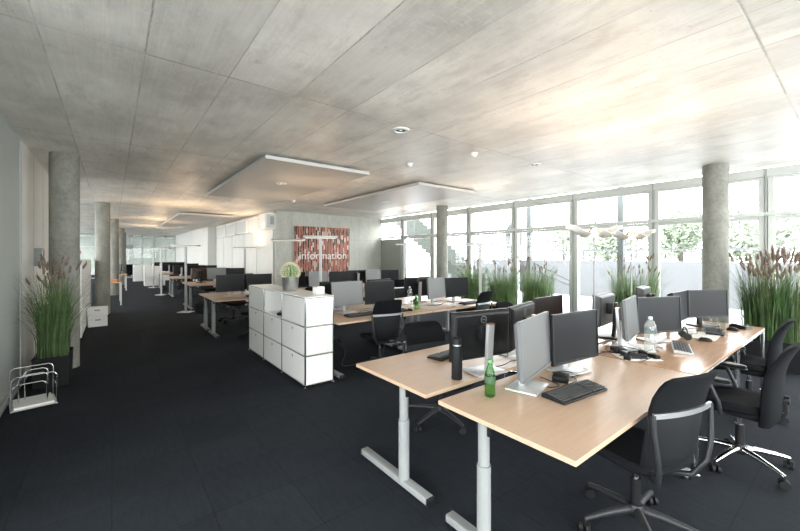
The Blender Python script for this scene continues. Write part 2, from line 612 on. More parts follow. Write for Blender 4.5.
# side bay beyond the columns: low parapet, band of windows
for i, (y0, y1) in enumerate(((9.2, 14.6), (14.8, 20.4), (20.6, 26.2), (26.4, 31.8))):
    fr = MB()
    yc, L = (y0 + y1) / 2, y1 - y0
    for z in (.95, 1.0, 2.1, 2.84):
        fr.box((-3.2, yc, z), (.08, L, .07))
    for k in range(5):
        fr.box((-3.2, y0 + L * k / 4, 1.9), (.08, .07, 1.95))
    f = struct(fr.build('window_%d' % (20 + i), M['white_frame'], smooth=False), 'white framed window band in the side bay')
    MB().box((-3.2, yc, 1.9), (.012, L, 1.86)).build('glass', M['glass'], f, smooth=False)
struct(MB().box((-3.2, 20.4, .46), (.2, 22.8, .92)).build('wall_parapet', M['white_wall'], smooth=False), 'white parapet under the side windows')
struct(MB().box((-3.2, 20.4, 2.95), (.2, 22.8, .16)).build('wall_lintel', M['white_wall'], smooth=False), 'white lintel over the side windows')

# concrete core in the middle
struct(MB().box((6.25, 21.9, H / 2), (4.2, 20.2, H)).build('wall_core', M['concrete_wall'], smooth=False), 'fair-faced concrete core wall carrying the red picture')
struct(MB().box((4.13, 16.0, H / 2), (.06, 8.2, H)).build('wall_core_side', M['white_wall'], smooth=False), 'white side of the core along the desks')
struct(MB().box((3.95, 25.9, H / 2), (.46, 11.6, H)).build('wall_core_far', M['white_wall'], smooth=False), 'white projecting stretch of the core far down the corridor')
j = MB()
for y in (13.6, 15.2, 17.0, 18.6):
    j.box((4.098, y, H / 2), (.01, .012, H))
struct(j.build('trim_2', M['grey_frame'], smooth=False), 'thin joints in the white core cladding')

# far glass wall
fr = MB()
for x in (-3.1, -2.0, -.7, .6, 1.1, 1.7, 2.4, 3.1, 3.7):
    fr.box((x, 31.9, H / 2), (.07, .08, H))
for z in (.05, 2.15, H - .05):
    fr.box((.4, 31.9, z), (7.2, .08, .09))
f = struct(fr.build('window_30', M['white_frame'], smooth=False), 'glazed partition closing the far end of the corridor')
MB().box((.4, 31.9, H / 2), (7.2, .012, H)).build('glass', M['glass'], f, smooth=False)
struct(MB().box((2.05, 38.4, H / 2), (12.8, .2, H)).build('wall_far', M['far_wall'], smooth=False), 'pale wall of the room behind the end glazing')

# window wall on the terrace side
bays = [-3, -2, -1, 0, 1, 2, 3, 4, 5, 6]
Y0, ST = 1.01, 1.57
def window_bay(n, y0, y1, door=False):
    yc, L = (y0 + y1) / 2, y1 - y0
    fr = MB()
    fr.box((XW, yc, 2.93), (.16, L, .14))                       # head
    for y, s in ((y0, 1), (y1, -1)):
        fr.box((XW, y + s * .055, 1.43), (.12, .075, 2.86))
    fr.box((XW - .04, yc, 2.26), (.12, L, .06))
    fr.box((XW, yc, 2.85), (.10, L, .05))
    if not door:
        fr.box((XW, yc, .05), (.12, L - .03, .10))
        fr.box((XW, yc, 2.20), (.09, L - .16, .05))
    f = struct(fr.build('window_%d' % n, M['white_frame'], smooth=False, bevel=.006),
               'white framed full-height window bay on the terrace side' if not door else 'white framed bay over the grey terrace door')
    MB().box((XW, yc, 2.55), (.014, L - .1, .55)).build('upper_pane', M['glass'], f, smooth=False)
    if not door:
        MB().box((XW, yc, 1.14), (.014, L - .1, 2.08)).build('lower_pane', M['glass'], f, smooth=False)
    MB().box((XW - .03, y0, 1.5), (.12, .022, 3.0)).build('mullion', M['grey_frame'], f, smooth=False)
    return f
for i, k in enumerate(bays):
    window_bay(i + 1, Y0 + ST * k, Y0 + ST * (k + 1), door=(k == 6))
dr = struct(MB().box((XW, 11.23, 1.1), (.09, 1.42, 2.2)).build('door_1', M['grey_door'], smooth=False, bevel=.005), 'grey-green metal terrace door in the corner')
MB().tube([(XW - .06, 10.62, 1.05), (XW - .11, 10.62, 1.05), (XW - .11, 10.76, 1.05)], .011).build('door_handle', M['pale_metal'], dr)
# unseen glazing behind the photographer, added for daylight on cabinet and screens
fr = MB()
for x in (-.9, .6, 2.1, 3.6, 5.1, 6.6, 8.1):
    fr.box((x, -4.5, H / 2), (.09, .1, H))
for z in (.05, 2.26, 2.9):
    fr.box((3.7, -4.5, z), (9.2, .1, .1))
f = struct(fr.build('window_31', M['white_frame'], smooth=False), 'white framed glazing added across the unseen rear to bring in daylight')
MB().box((3.7, -4.5, 1.5), (9.2, .014, 2.9)).build('glass', M['glass'], f, smooth=False)
fr = MB()  # side glazing out of view, added to brighten the cabinet front
for y in (-4.5, -3.0, -1.5, 0, 1.5, 2.96):
    fr.box((-1.0, y, H / 2), (.1, .09, H))
for z in (.05, 2.26, 2.95):
    fr.box((-1.0, -.77, z), (.1, 7.5, .1))
f = struct(fr.build('window_32', M['white_frame'], smooth=False), 'white framed glazing added out of view before the corridor wall for daylight')
MB().box((-1.0, -.77, 1.5), (.014, 7.4, 2.9)).build('glass', M['glass'], f, smooth=False)

# ------------------------------------------------------------------ columns
def make_column(r):
    def mk():
        c = MB().lathe([(r, 0), (r, .01), (r, H)], seg=40).build('concrete_column', M['concrete_col'])
        return tag(c, 'x', 'column')
    return mk
pc = Proto(make_column(.165))
pc.put((-.53, 7.05, 0), 0, 'round concrete column behind the potted grass by the corridor wall')
for x, y, l in ((-.20, 12.85, 'round concrete column with white crates at its foot'),
                (.06, 18.6, 'round concrete column beside the nearer corridor side table'),
                (.38, 24.8, 'thin-looking round concrete column beyond the farther corridor side table'),
                (.56, 29.4, 'farthest round concrete column, before the glazed end wall')):
    pc.put((x, y, 0), 1.0, l)
pc.put((7.57, 7.66, 0), 2.0, 'round concrete column near the corner by the terrace windows')
pc.put((7.57, 1.5, 0), 3.0, 'round concrete column behind the dual monitors at the table end')

# ------------------------------------------------------------------ ceiling panels, lights, detectors
def ceiling_panel(x0, x1, y0, y1, label):
    t = thing('ceiling_panel', label, 'ceiling panel', ((x0 + x1) / 2, (y0 + y1) / 2, 2.945), 0, None)
    MB().box((0, 0, .0275), (x1 - x0, y1 - y0, .055)).build('panel', M['panel'], t, smooth=False, bevel=.006)
    for sx in (-1, 1):
        for sy in (-1, 1):
            MB().cyl((sx * (x1 - x0) * .35, sy * (y1 - y0) * .38, .05), (sx * (x1 - x0) * .35, sy * (y1 - y0) * .38, .086), .008, seg=8).build('hanger', M['alu'], t)
    return t
M['panel'] = mat('smooth_plaster_panel', (.50, .495, .475), .42, spec=.45)
ceiling_panel(1.68, 3.41, 5.17, 9.2, 'flat suspended ceiling panel above the white drawer cabinet')
ceiling_panel(4.62, 6.30, 5.3, 9.3, 'flat suspended ceiling panel in front of the corner column')
ceiling_panel(1.73, 3.42, 13.9, 22.2, 'long flat suspended ceiling panel over the far desk rows')

def make_downlight():
    t = thing('ceiling_downlight', 'x', 'ceiling light')
    MB().lathe([(.10, 0), (.10, -.010), (.066, -.014), (.060, -.004), (.060, 0)], seg=28).build('ring', M['white_plastic'], t)
    MB().lathe([(.0, -.003), (.057, -.003), (.057, -.001), (0, -.001)], seg=24).build('reflector', M['black_plastic'], t)
    MB().lathe([(.0, -.010), (.018, -.008), (.02, -.002), (0, -.002)], seg=20).build('bulb', M['led'], t)
    return t
pd = Proto(make_downlight)
for p, l in (((2.60, 3.30, H), 'large round recessed downlight above the gap between cabinet and flask desk'),
             ((5.25, 3.25, H), 'round recessed downlight nearer the terrace windows'),
             ((2.45, 10.4, H), 'small recessed downlight just behind the first suspended panel'),
             ((2.55, 12.4, H), 'small recessed downlight before the white boxes on the core'),
             ((2.5, 6.8, 2.947), 'recessed downlight set in the underside of the first panel'),
             ((5.4, 7.5, 2.947), 'recessed downlight set in the panel by the corner column')):
    pd.put(p, 0, l)
def make_detector():
    t = thing('smoke_detector', 'x', 'smoke detector')
    MB().lathe([(.055, 0), (.055, -.015), (.05, -.02), (.0, -.02)], seg=24).build('base', M['white_plastic'], t)
    MB().lathe([(.038, -.02), (.042, -.035), (.03, -.052), (.0, -.054)], seg=24).build('sensor_head', M['white_plastic'], t)
    return t
pdt = Proto(make_detector)
for p, l in (((4.0, 3.42, H), 'white smoke detector on the concrete between the two round downlights'),
             ((3.66, 4.42, H), 'white smoke detector on the concrete between the suspended panels'),
             ((3.75, 9.3, H), 'small white smoke detector before the red picture')):
    pdt.put(p, 0, l)

# ------------------------------------------------------------------ white boxes on the core wall
t = thing('wall_vent_box', 'white wall box with dark slot at the top corner of the core', 'vent box', (4.02, 12.1, 2.43), 0)
MB().box((0, 0, .26), (.40, .60, .50), bev=.01).build('housing', M['white_lam'], t)
MB().box((-.0, -.305, .26), (.30, .012, .42)).build('front_plate', M['pale_metal'], t)
MB().box((.02, -.313, .28), (.12, .012, .26)).build('slot', M['grey_frame'], t)
def make_glassbox():
    t = thing('wall_display_box', 'x', 'display box')
    MB().box((0, 0, .25), (.16, 1.5, .5), bev=.008).build('housing', M['white_lam'], t)
    MB().box((-.085, 0, .25), (.012, 1.36, .42)).build('front_glass', M['pale_metal'], t)
    return t
pg = Proto(make_glassbox)
for y, l in ((13.3, 'shallow white wall box next to the slotted vent box'), (14.95, 'shallow white wall box second from the slotted vent box'),
             (16.6, 'shallow white wall box third from the slotted vent box'), (18.3, 'shallow white wall box last from the slotted vent box')):
    pg.put((4.0, y, 2.42), 0, l, 'shallow white boxes along the core wall')

# red picture
t = thing('wall_picture', 'large red, black and cream striped picture lettered information on the concrete wall', 'picture', (5.81, 11.77, .85), 0)
MB().box((0, 0, .86), (2.1, .05, 1.72), bev=.004).build('canvas', M['picture'], t)
text_obj('information', .36, M['white_letter'], t,
         Matrix.Translation((.02, -.032, .72)) @ Matrix.Rotation(PI / 2, 4, 'X') @ Matrix.Scale(1.08, 4, (1, 0, 0)))

# ------------------------------------------------------------------ desks
def make_desk(L, D, LO=.04):
    """origin on the floor at the middle of the desk; long side along x"""
    def mk():
        t = thing('office_desk', 'x', 'desk')
        MB().box((0, 0, .7275), (L, D, .025), bev=.002).build('desktop', M['beech'], t, smooth=False)
        MB().box((0, .0, .695), (L - .3, .07, .035)).build('crossbeam', M['grey_metal'], t, smooth=False)
        for s in (-1, 1):
            x = s * (L / 2 - .06)
            lg = MB().cyl((x, LO, .05), (x, LO, .47), .0375, seg=24).build('leg', M['grey_metal'], t)
            MB().cyl((x, LO, .47), (x, LO, .70), .031, seg=24).build('telescopic_tube', M['grey_metal'], lg)
            MB().box((x, LO, .66), (.02, .085, .05)).build('height_bracket', M['matt_black'], lg, smooth=False)
            MB().box((x, 0, .048), (.062, D - .06, .045), bev=.006).build('foot', M['grey_metal'], lg)
            for e in (-1, 1):
                MB().box((x, e * (D / 2 - .024), .043), (.064, .016, .05), bev=.004).build('end_cap', M['black_plastic'], lg)
                MB().lathe([(.0, 0), (.016, 0), (.016, .026), (0, .026)], (x, e * (D / 2 - .06), 0), seg=12).build('glide', M['black_plastic'], lg)
            MB().box((x * .96, .02, .705), (.05, D * .75, .02)).build('top_bracket', M['grey_metal'], lg, smooth=False)
        return t
    return mk
near_desk = Proto(make_desk(1.77, .82, .12))
near_desk.put((2.405, 1.16, 0), 0, 'pale beech desk carrying the dual monitors, black keyboard and green bottle')
near_desk.put((2.405, 2.09, 0), PI, 'pale beech desk carrying the black flask, back edge to the green bottle desk')
mid_desk = Proto(make_desk(1.62, .80))
GD = 'beech desks in the middle and far rows'
mid_desk.put((3.06, 4.52, 0), 0, 'beech desk butted against the back of the white drawer cabinet', GD)
mid_desk.put((4.70, 4.52, 0), 0, 'beech desk with a water bottle and sprig, along from the white cabinet desk', GD)
mid_desk.put((3.06, 5.40, 0), PI, 'beech desk mostly hidden behind the white drawer cabinet desk', GD)
mid_desk.put((4.70, 5.40, 0), PI, 'beech desk mostly hidden behind the desk with the water bottle and sprig', GD)
rows = [(7.95, 1.52, 3, 'third row beyond the white cabinet'), (12.2, 1.75, 1, 'row next to the white core wall'),
        (16.2, 1.75, 1, 'row second along the white core wall'), (20.2, 1.75, 1, 'row third along the white core wall'),
        (24.4, 1.75, 1, 'row farthest along the white core wall')]
ordn = ['corridor-end', 'middle', 'window-end']
for y, x0, n, d in rows:
    for k in range(n):
        mid_desk.put((x0 + .81 + 1.64 * k, y, 0), 0, 'beech desk, %s, in the nearer half of the %s' % (ordn[k], d), GD)
        mid_desk.put((x0 + .81 + 1.64 * k, y + .85, 0), PI, 'beech desk, %s, in the rear half of the %s' % (ordn[k], d), GD)

def make_table():
    t = thing('meeting_table', 'x', 'table')
    L, D = 1.375, .82
    MB().box((0, 0, .725), (L - .004, D - .004, .03), bev=.002).build('tabletop', M['walnut'], t, smooth=False)
    r = MB()
    for sx in (-1, 1):
        r.cyl((sx * (L / 2 - .012), -D / 2 + .012, .708), (sx * (L / 2 - .012), D / 2 - .012, .708), .0125, seg=14)
    for sy in (-1, 1):
        r.cyl((-L / 2 + .012, sy * (D / 2 - .012), .708), (L / 2 - .012, sy * (D / 2 - .012), .708), .0125, seg=14)
    r.build('frame_rail', M['chrome'], t)
    for sx in (-1, 1):
        for sy in (-1, 1):
            l = MB().cyl((sx * (L / 2 - .02), sy * (D / 2 - .02), .02), (sx * (L / 2 - .02), sy * (D / 2 - .02), .71), .0175, seg=18).build('leg', M['chrome'], t)
            MB().lathe([(0, 0), (.024, 0), (.024, .01), (.012, .02), (0, .02)], (sx * (L / 2 - .02), sy * (D / 2 - .02), 0), seg=16).build('foot', M['chrome'], l)
    return t
pt = Proto(make_table)
GT = 'chrome-legged wooden tables'
pt.put((4.00, 1.16, 0), 0, 'chrome-legged wooden table with the large clear water bottle', GT)
pt.put((5.385, 1.16, 0), 0, 'chrome-legged wooden table at the window end, bearing the dark dual monitors', GT)
pt.put((4.00, 2.04, 0), 0, 'chrome-legged wooden table behind the large clear water bottle', GT)
pt.put((5.385, 2.04, 0), 0, 'chrome-legged wooden table behind the dark dual monitors, by the windows', GT)

# ------------------------------------------------------------------ monitors
def logo_ring(parent, y, z, s=1):
    g = MB()
    rs = []
    n = 28
    for k in range(n):
        a = 2 * PI * k / n
        rs.append([(math.cos(a) * .024 * s, y, z + math.sin(a) * .024 * s), (math.cos(a) * .019 * s, y, z + math.sin(a) * .019 * s)])
    for k in range(n):
        a, b = rs[k], rs[(k + 1) % n]
        g.face([a[0], b[0], b[1], a[1]])
    g.build('logo', M['logo_grey'], parent, smooth=False)
    text_obj('DELL', .0145 * s, M['logo_grey'], parent, Matrix.Translation((0, y, z)) @ Matrix.Rotation(PI, 4, 'Z') @ Matrix.Rotation(PI / 2, 4, 'X'), 'logo_lettering')

def make_monitor(w, h, screen, stand='silver', backcol='black_plastic', bot=.112, logo=True, thick=.035, body='black_plastic', tilt=1.5, bz=.011):
    """origin on the desk under the panel; the screen faces -y"""
    def mk():
        t = thing('computer_monitor', 'x', 'monitor')
        zc = bot + h / 2
        TM = Matrix.Translation((0, 0, zc)) @ Matrix.Rotation(R(-tilt), 4, 'X') @ Matrix.Translation((0, 0, -zc))
        hs = MB()
        hs.box((0, .009, zc), (w, .018, h), bev=.004)
        # bulged rear
        rings_ = []
        for (sx, sz, y) in ((.97, .96, .018), (.93, .90, .024 + thick * .8), (.88, .82, .024 + thick)):
            rings_.append([(a * w / 2 * sx, y, zc + c * h / 2 * sz) for a, c in ((-1, -1), (1, -1), (1, 1), (-1, 1))])
        hs.rings(rings_)
        hs.build('housing', M[backcol], t, smooth=False)
        b = bz
        bzm = MB()
        for c, s in (((0, -.003, bot + b / 2 + .003), (w, .008, b + .006)), ((0, -.003, bot + h - b / 2), (w, .008, b)),
                     ((-w / 2 + b / 2, -.003, zc), (b, .008, h)), ((w / 2 - b / 2, -.003, zc), (b, .008, h))):
            bzm.box(c, s)
        bzm.build('bezel', M[body], t, smooth=False)
        MB().box((0, -.0005, zc), (w - 2 * b, .003, h - 2 * b)).build('screen', M[screen], t, smooth=False)
        text_obj('DELL', .009, M['logo_grey'], t, Matrix.Translation((0, -.0075, bot + .009)) @ Matrix.Rotation(PI / 2, 4, 'X'), 'logo_lettering', .0004)
        sm = M['silver'] if stand == 'silver' else M['black_plastic']
        ya = .024 + thick
        st = MB()
        Rx = Matrix.Translation((0, ya + .05, 0)) @ Matrix.Rotation(R(-4), 4, 'X')
        st.box((0, 0, .185), (.055, .03, .35), M=Rx, bev=.004)
        sc = st.build('stand_column', sm, t)
        MB().box((0, 0, .362), (.056, .031, .006), M=Rx).build('column_cap', M['copper'] if stand == 'silver' else M['black_plastic'], sc, smooth=False)
        MB().box((0, ya + .018, zc + .02), (.11, .05, .11), bev=.006).build('mount', M['black_plastic'], t)
        MB().box((0, ya + .015, .007), (.26, .20, .014), bev=.005).build('stand_base', sm, t)
        if logo: logo_ring(t, .0245 + thick, zc + .115, 1.15)
        for ch in t.children:
            if ch.name.split('.')[0] not in ('stand_column', 'mount', 'stand_base'):
                ch.data.transform(TM)
        return t
    return mk
TD = .741    # desktop height
dell = Proto(make_monitor(.545, .355, 'screen', thick=.018, bot=.09))
dell_s = Proto(make_monitor(.545, .355, 'glare_screen', thick=.018, tilt=4, body='steel_grey', backcol='steel_grey', bz=.006))
dark = Proto(make_monitor(.53, .33, 'screen', stand='black', logo=False))
old = Proto(make_monitor(.48, .34, 'screen', stand='black', backcol='grey_back', logo=False, thick=.05))
brown = Proto(make_monitor(.51, .34, 'dark_brown', stand='black', backcol='red_brown', logo=False))

def mon(p, x, y, deg, label, group='office monitors'):
    return p.put((x, y, TD if True else 0), R(deg), label, group)
# near desk, front
mon(dell_s, 2.13, 1.305, 13.5, 'monitor with silvery glare on the beech desk, behind the green bottle')
mon(dell, 2.655, 1.31, -6.5, 'dark-screened monitor with silver stand above the black keyboard')
# near desk, rear row (seen from behind)
mon(dell, 2.175, 1.80, 180 - 11, 'monitor seen from behind beside the black flask, round logo on its back')
mon(dell, 2.72, 1.82, 180 + 14, 'monitor seen from behind, angled, between the flask monitor and the dark keyboard monitor')
# second table
mon(dell_s, 3.75, 1.335, 10.5, 'narrow-looking angled monitor with silvery glare just behind the water bottle')
mon(dell, 4.27, 1.275, -23, 'flat grey-screened monitor facing out behind the clear water bottle')
mon(brown, 3.37, 1.93, 0, 'brownish-screened monitor behind the keyboard monitor, wing lamp pole before it')
mon(old, 4.10, 1.76, 180 + 6, 'thick silver-backed monitor seen from behind beneath the wing lamps')
mon(old, 5.45, 1.84, 180 + 8, 'monitor seen from behind in front of the potted grass by the windows')
# window-end table
mon(dark, 5.10, 1.32, 0, 'narrow-looking dark monitor paired with the one before the round column')
mon(dark, 5.61, 1.18, -31, 'dark monitor on black stand in front of the thick round column')
# middle group
mon(dell_s, 2.75, 4.76, 4, 'pale glaring monitor right behind the white drawer cabinet')
mon(dell, 3.35, 4.78, -3, 'dark monitor above the chair beside the white drawer cabinet')
mon(dell_s, 4.46, 4.64, 14, 'pale silvery monitor between the bottles and the corner column')
mon(dell, 5.01, 4.68, -4, 'dark monitor before the terrace windows, paired with the pale silvery one')
mon(dell, 2.80, 5.22, 180 - 5, 'monitor facing away, hidden behind the pale glaring one near the cabinet')
mon(dell, 4.48, 5.2, 180 - 8, 'monitor seen from behind beside the water bottle in the middle row')
mon(dell, 3.62, 5.2, 180 + 8, 'monitor facing away behind the dark one beside the cabinet')
# third row
mon(dell, 1.95, 8.25, -5, 'dark monitor at the corridor end of the third desk row')
mon(dell, 2.55, 8.25, 3, 'dark monitor behind the cactus, second in the third desk row')
mon(dell_s, 3.95, 8.25, 10, 'bright glaring monitor below the red picture')
mon(dell, 4.52, 8.24, -8, 'dark monitor below the red picture, next to the bright glaring one')
mon(dell_s, 5.56, 8.25, 10, 'bright glaring monitor in front of the concrete wall end by the grey door')
mon(dell, 6.12, 8.25, -8, 'dark monitor in front of the grey terrace door')
mon(dell, 2.25, 8.60, 180 + 6, 'monitor facing away in the rear half of the third row, corridor end')
mon(dell, 5.25, 8.60, 180 - 6, 'monitor facing away, just before the end of the concrete wall')
mon(dell, 3.50, 8.60, 180 + 4, 'monitor facing away in the rear half of the third row, under the picture')
# far rows
for i, (y, d) in enumerate(((12.2, 'first far row by the white core'), (16.2, 'second far row by the white core'), (20.2, 'third far row by the white core'), (24.4, 'last far row by the white core'))):
    mon(dell if i else dell_s, 2.55, y + .25, 6, 'small-looking monitor, nearer the corridor, facing out from the %s' % d)
    mon(dell, 3.10, y + .25, -6, 'small-looking monitor, nearer the wall, facing out from the %s' % d)
    mon(brown if i == 0 else dell, 2.15, y + .62, 186, 'monitor facing away, nearer the corridor, in the %s' % d)
    mon(dell, 2.72, y + .62, 174, 'monitor facing away, nearer the wall, in the %s' % d)

# ------------------------------------------------------------------ chairs
def sq_ring(cx, cy, z, hx, hy, n=24, e=4.0, f=None):
    out = []
    for k in range(n):
        a = 2 * PI * k / n
        c, s = math.cos(a), math.sin(a)
        x = math.copysign(abs(c) ** (2 / e), c) * hx
        y = math.copysign(abs(s) ** (2 / e), s) * hy
        p = (cx + x, cy + y, z)
        out.append(f(p) if f else p)
    return out

def back_rings(prof, n=28, wrap=.55, e=3.0):
    """prof: list of (z, y, halfwidth, halfthick)"""
    rs = []
    for z, y, hw, th in prof:
        ring = []
        for k in range(n):
            a = 2 * PI * k / n
            c, s = math.cos(a), math.sin(a)
            x = math.copysign(abs(c) ** (2 / e), c) * hw
            t = math.copysign(abs(s) ** (2 / e), s) * th
            ring.append((x, y + t + wrap * x * x, z))
        rs.append(ring)
    return rs

def chair_base(t, metal):
    hub = MB().lathe([(0, .085), (.045, .085), (.05, .12), (.036, .15), (0, .15)], seg=20).build('base_hub', M['black_plastic'], t)
    MB().cyl((0, 0, .15), (0, 0, .30), .027, seg=16).build('gas_sleeve', M['black_plastic'], t)
    MB().cyl((0, 0, .30), (0, 0, .40), .015, seg=14).build('gas_lift', M['chrome'], t)
    for k in range(5):
        a = 2 * PI * k / 5 + .35
        c, s = math.cos(a), math.sin(a)
        b = MB().tube([(c * .03, s * .03, .118), (c * .13, s * .13, .112), (c * .24, s * .24, .094), (c * .315, s * .315, .078)],
                      [.026, .021, .017, .013], 10).build('base_leg', metal, t)
        w = MB()
        px, py = c * .31, s * .31
        q = a + .9
        dx, dy = math.cos(q), math.sin(q)
        for e in (-1, 1):
            ox, oy = -dy * .017 * e, dx * .017 * e
            w.cyl((px + ox * .5, py + oy * .5, .03), (px + ox * 1.6, py + oy * 1.6, .03), .03, seg=16)
        w.cyl((px, py, .03), (px, py, .085), .009, seg=8)
        w.build('caster', M['matt_black'], b)

def make_strip_chair():
    t = thing('office_chair', 'x', 'chair')
    chair_base(t, M['dark_metal'])
    def sag(p):
        x, y, z = p
        return (x, y, z - .035 * max(0, y / .24) ** 2 + .012 * abs(x / .23) ** 2)
    MB().rings([sq_ring(0, .02, z, hx, hy, 28, 4, sag) for z, hx, hy in
                ((.425, .19, .19), (.432, .215, .22), (.455, .238, .243), (.475, .24, .245), (.492, .228, .233), (.498, .18, .19))]).build('seat', M['fabric'], t)
    MB().box((0, -.02, .405), (.17, .26, .05), bev=.012).build('mechanism', M['matt_black'], t)
    # lower shell and upper cushion
    MB().rings(back_rings([(.45, -.17, .10, .014), (.462, -.182, .165, .024), (.50, -.20, .198, .034), (.56, -.215, .207, .036), (.62, -.225, .208, .032), (.68, -.236, .212, .030),
                           (.74, -.244, .213, .026), (.785, -.25, .212, .022)])).build('back_shell', M['shell'], t)
    MB().rings(back_rings([(.775, -.25, .213, .026), (.82, -.258, .214, .028), (.88, -.274, .212, .026), (.94, -.30, .205, .024), (.975, -.32, .196, .022),
                           (.995, -.336, .178, .017), (1.002, -.345, .13, .008)])).build('backrest', M['fabric'], t)
    # aluminium band across the back running down to the mechanism
    pts, wd = [], []
    for k in range(21):
        x = -.226 + .452 * k / 20
        pts.append((x, -.288 + .58 * x * x, .795))
        wd.append((0, 0, 1))
    band = MB().flatbar(pts, .026, .012, wd)
    band.build('back_band', M['alu'], t)
    for s in (-1, 1):
        p2 = [(s * .226, -.258, .80), (s * .224, -.262, .70), (s * .212, -.268, .60), (s * .19, -.262, .50), (s * .14, -.22, .41), (s * .08, -.12, .385), (s * .06, -.05, .39)]
        MB().tube(p2, [.012, .013, .014, .014, .015, .015, .015], 10).build('back_arm', M['dark_metal'], t)
    return t

def make_arm_chair():
    t = thing('office_armchair', 'x', 'chair')
    chair_base(t, M['chrome'])
    def sag(p):
        x, y, z = p
        return (x, y, z - .045 * max(0, y / .25) ** 2 + .02 * abs(x / .23) ** 2)
    MB().rings([sq_ring(0, .10, z, hx, hy, 28, 3.6, sag) for z, hx, hy in
                ((.42, .18, .19), (.428, .215, .225), (.45, .245, .255), (.478, .248, .258), (.5, .235, .245), (.507, .18, .19))]).build('seat', M['fabric'], t)
    MB().box((0, -.02, .40), (.17, .24, .055), bev=.012).build('mechanism', M['matt_black'], t)
    MB().cyl((.10, .06, .405), (.21, .10, .40), .012, seg=10).build('height_lever', M['black_plastic'], t)
    MB().rings(back_rings([(.36, -.15, .13, .02), (.375, -.162, .185, .035), (.42, -.18, .215, .046), (.50, -.19, .222, .05), (.62, -.192, .220, .047),
                           (.73, -.20, .208, .042), (.83, -.228, .186, .036), (.91, -.268, .166, .03), (.955, -.30, .145, .024), (.97, -.317, .11, .012)], wrap=.5)).build('backrest', M['fabric'], t)
    MB().flatbar([(0, -.02, .385), (0, -.15, .37), (0, -.225, .40), (0, -.25, .48), (0, -.248, .56)], .07, .018, (1, 0, 0)).build('back_bracket', M['black_plastic'], t)
    MB().lathe([(0, -.012), (.03, -.012), (.03, .012), (0, .012)], seg=16, M=Matrix.Translation((0, -.255, .56)) @ Matrix.Rotation(PI / 2, 4, 'X')).build('lumbar_knob', M['black_plastic'], t)
    for s in (-1, 1):
        a = MB().tube([(s * .17, .06, .41), (s * .27, .06, .43), (s * .285, .07, .52), (s * .285, .13, .66)], [.013, .014, .014, .013], 10).build('armrest_post', M['dark_metal'], t)
        MB().rings([sq_ring(s * .285, .13, z, hx, hy, 20, 2.6) for z, hx, hy in ((.662, .03, .11), (.668, .041, .128), (.684, .043, .132), (.694, .034, .12))]).build('armrest_pad', M['black_plastic'], a)
        MB().rings([sq_ring(s * .285, .13, z, hx, hy, 20, 2.6) for z, hx, hy in ((.6595, .044, .134), (.663, .0445, .136), (.667, .044, .134))]).build('armrest_trim', M['dark_metal'], a)
    return t
strip = Proto(make_strip_chair)
armc = Proto(make_arm_chair)
GC = 'black office chairs'
strip.put((2.41, .84, 0), R(-17), 'black chair with aluminium back band at the keyboard desk', GC)
armc.put((3.80, .61, 0), R(0), 'black armchair with chrome base at the water bottle table', GC)
armc.put((5.2, .76, 0), R(3), 'black armchair tucked at the window-end table, beside the tall potted grass', GC)
strip.put((2.52, 2.58, 0), R(170), 'black chair facing out, behind the black flask desk', GC).scale = (1.1, 1.1, .89)
strip.put((2.97, 4.25, 0), R(-10), 'black chair with band, pulled up beside the white drawer cabinet', GC)
strip.put((4.88, 4.22, 0), R(8), 'black chair against the potted grass row, in the middle desks', GC)
strip.put((2.95, 6.05, 0), R(175), 'black chair behind the middle desks, next to the white drawer cabinet', GC)
strip.put((4.60, 6.05, 0), R(186), 'black chair behind the middle desks, window end', GC)
strip.put((2.3, 9.42, 0), R(200), 'black chair under the third row desk nearest the corridor', GC)
strip.put((4.2, 9.4, 0), R(180), 'black chair behind the third row below the red picture', GC)
strip.put((2.25, 7.45, 0), R(20), 'black chair at the third desk row, behind the cabinet corner', GC)
strip.put((5.6, 7.4, 0), R(-10), 'black chair at the third desk row, window end', GC)
for y, d in ((12.2, 'first'), (16.2, 'second'), (20.2, 'third')):
    strip.put((2.75, y - .45, 0), R(12), 'black chair before the %s far desk row by the white core' % d, GC)
    strip.put((2.55, y + 1.35, 0), R(190), 'black chair behind the %s far desk row by the white core' % d, GC)
armc.put((4.1, 2.72, 0), R(176), 'black armchair on the window side behind the wing lamps', GC)

# ------------------------------------------------------------------ white drawer cabinet
t = thing('drawer_cabinet', 'white metal drawer cabinet three units wide and high with chrome edges', 'cabinet', (2.0, 5.28, 0), 0)
W_, Ln, hh = .37, 2.27, .35
zb = .035
MB().box((0, 0, zb + .525), (W_ - .03, Ln - .03, 1.03)).build('carcass', M['white_lam'], None, smooth=False)
carc = bpy.data.objects['carcass']
bpy.data.objects.remove(carc)
body = MB()
Lc = Ln / 3
# side, back and top sheets plus shelves (the open bay needs a hollow)
body.box((0, -Ln / 2 + .008, zb + .525), (W_ - .03, .01, 1.03)).box((0, Ln / 2 - .008, zb + .525), (W_ - .03, .01, 1.03))
body.box((W_ / 2 - .008, 0, zb + .525), (.01, Ln - .03, 1.03))
for k in range(4):
    body.box((0, 0, zb + hh * k + (.0 if k else .004)), (W_ - .03, Ln - .03, .012))
for k in (1, 2):
    body.box((0, -Ln / 2 + Lc * k, zb + .525), (W_ - .03, .01, 1.03))
body.build('carcass', M['white_lam'], t, smooth=False)
MB().box((0, 0, zb + 1.05 + .004), (W_ + .012, Ln + .012, .014), bev=.003).build('top_sheet', M['topsheet'] if 'topsheet' in M else M['white_lam'], t, smooth=False)
rl = MB()
rr_ = .0095
for z in [zb + hh * k for k in range(4)]:
    for sx in (-1, 1):
        rl.cyl((sx * W_ / 2, -Ln / 2, z), (sx * W_ / 2, Ln / 2, z), rr_, seg=10)
    for k in range(4):
        y = -Ln / 2 + Lc * k
        rl.cyl((-W_ / 2, y, z), (W_ / 2, y, z), rr_, seg=10)
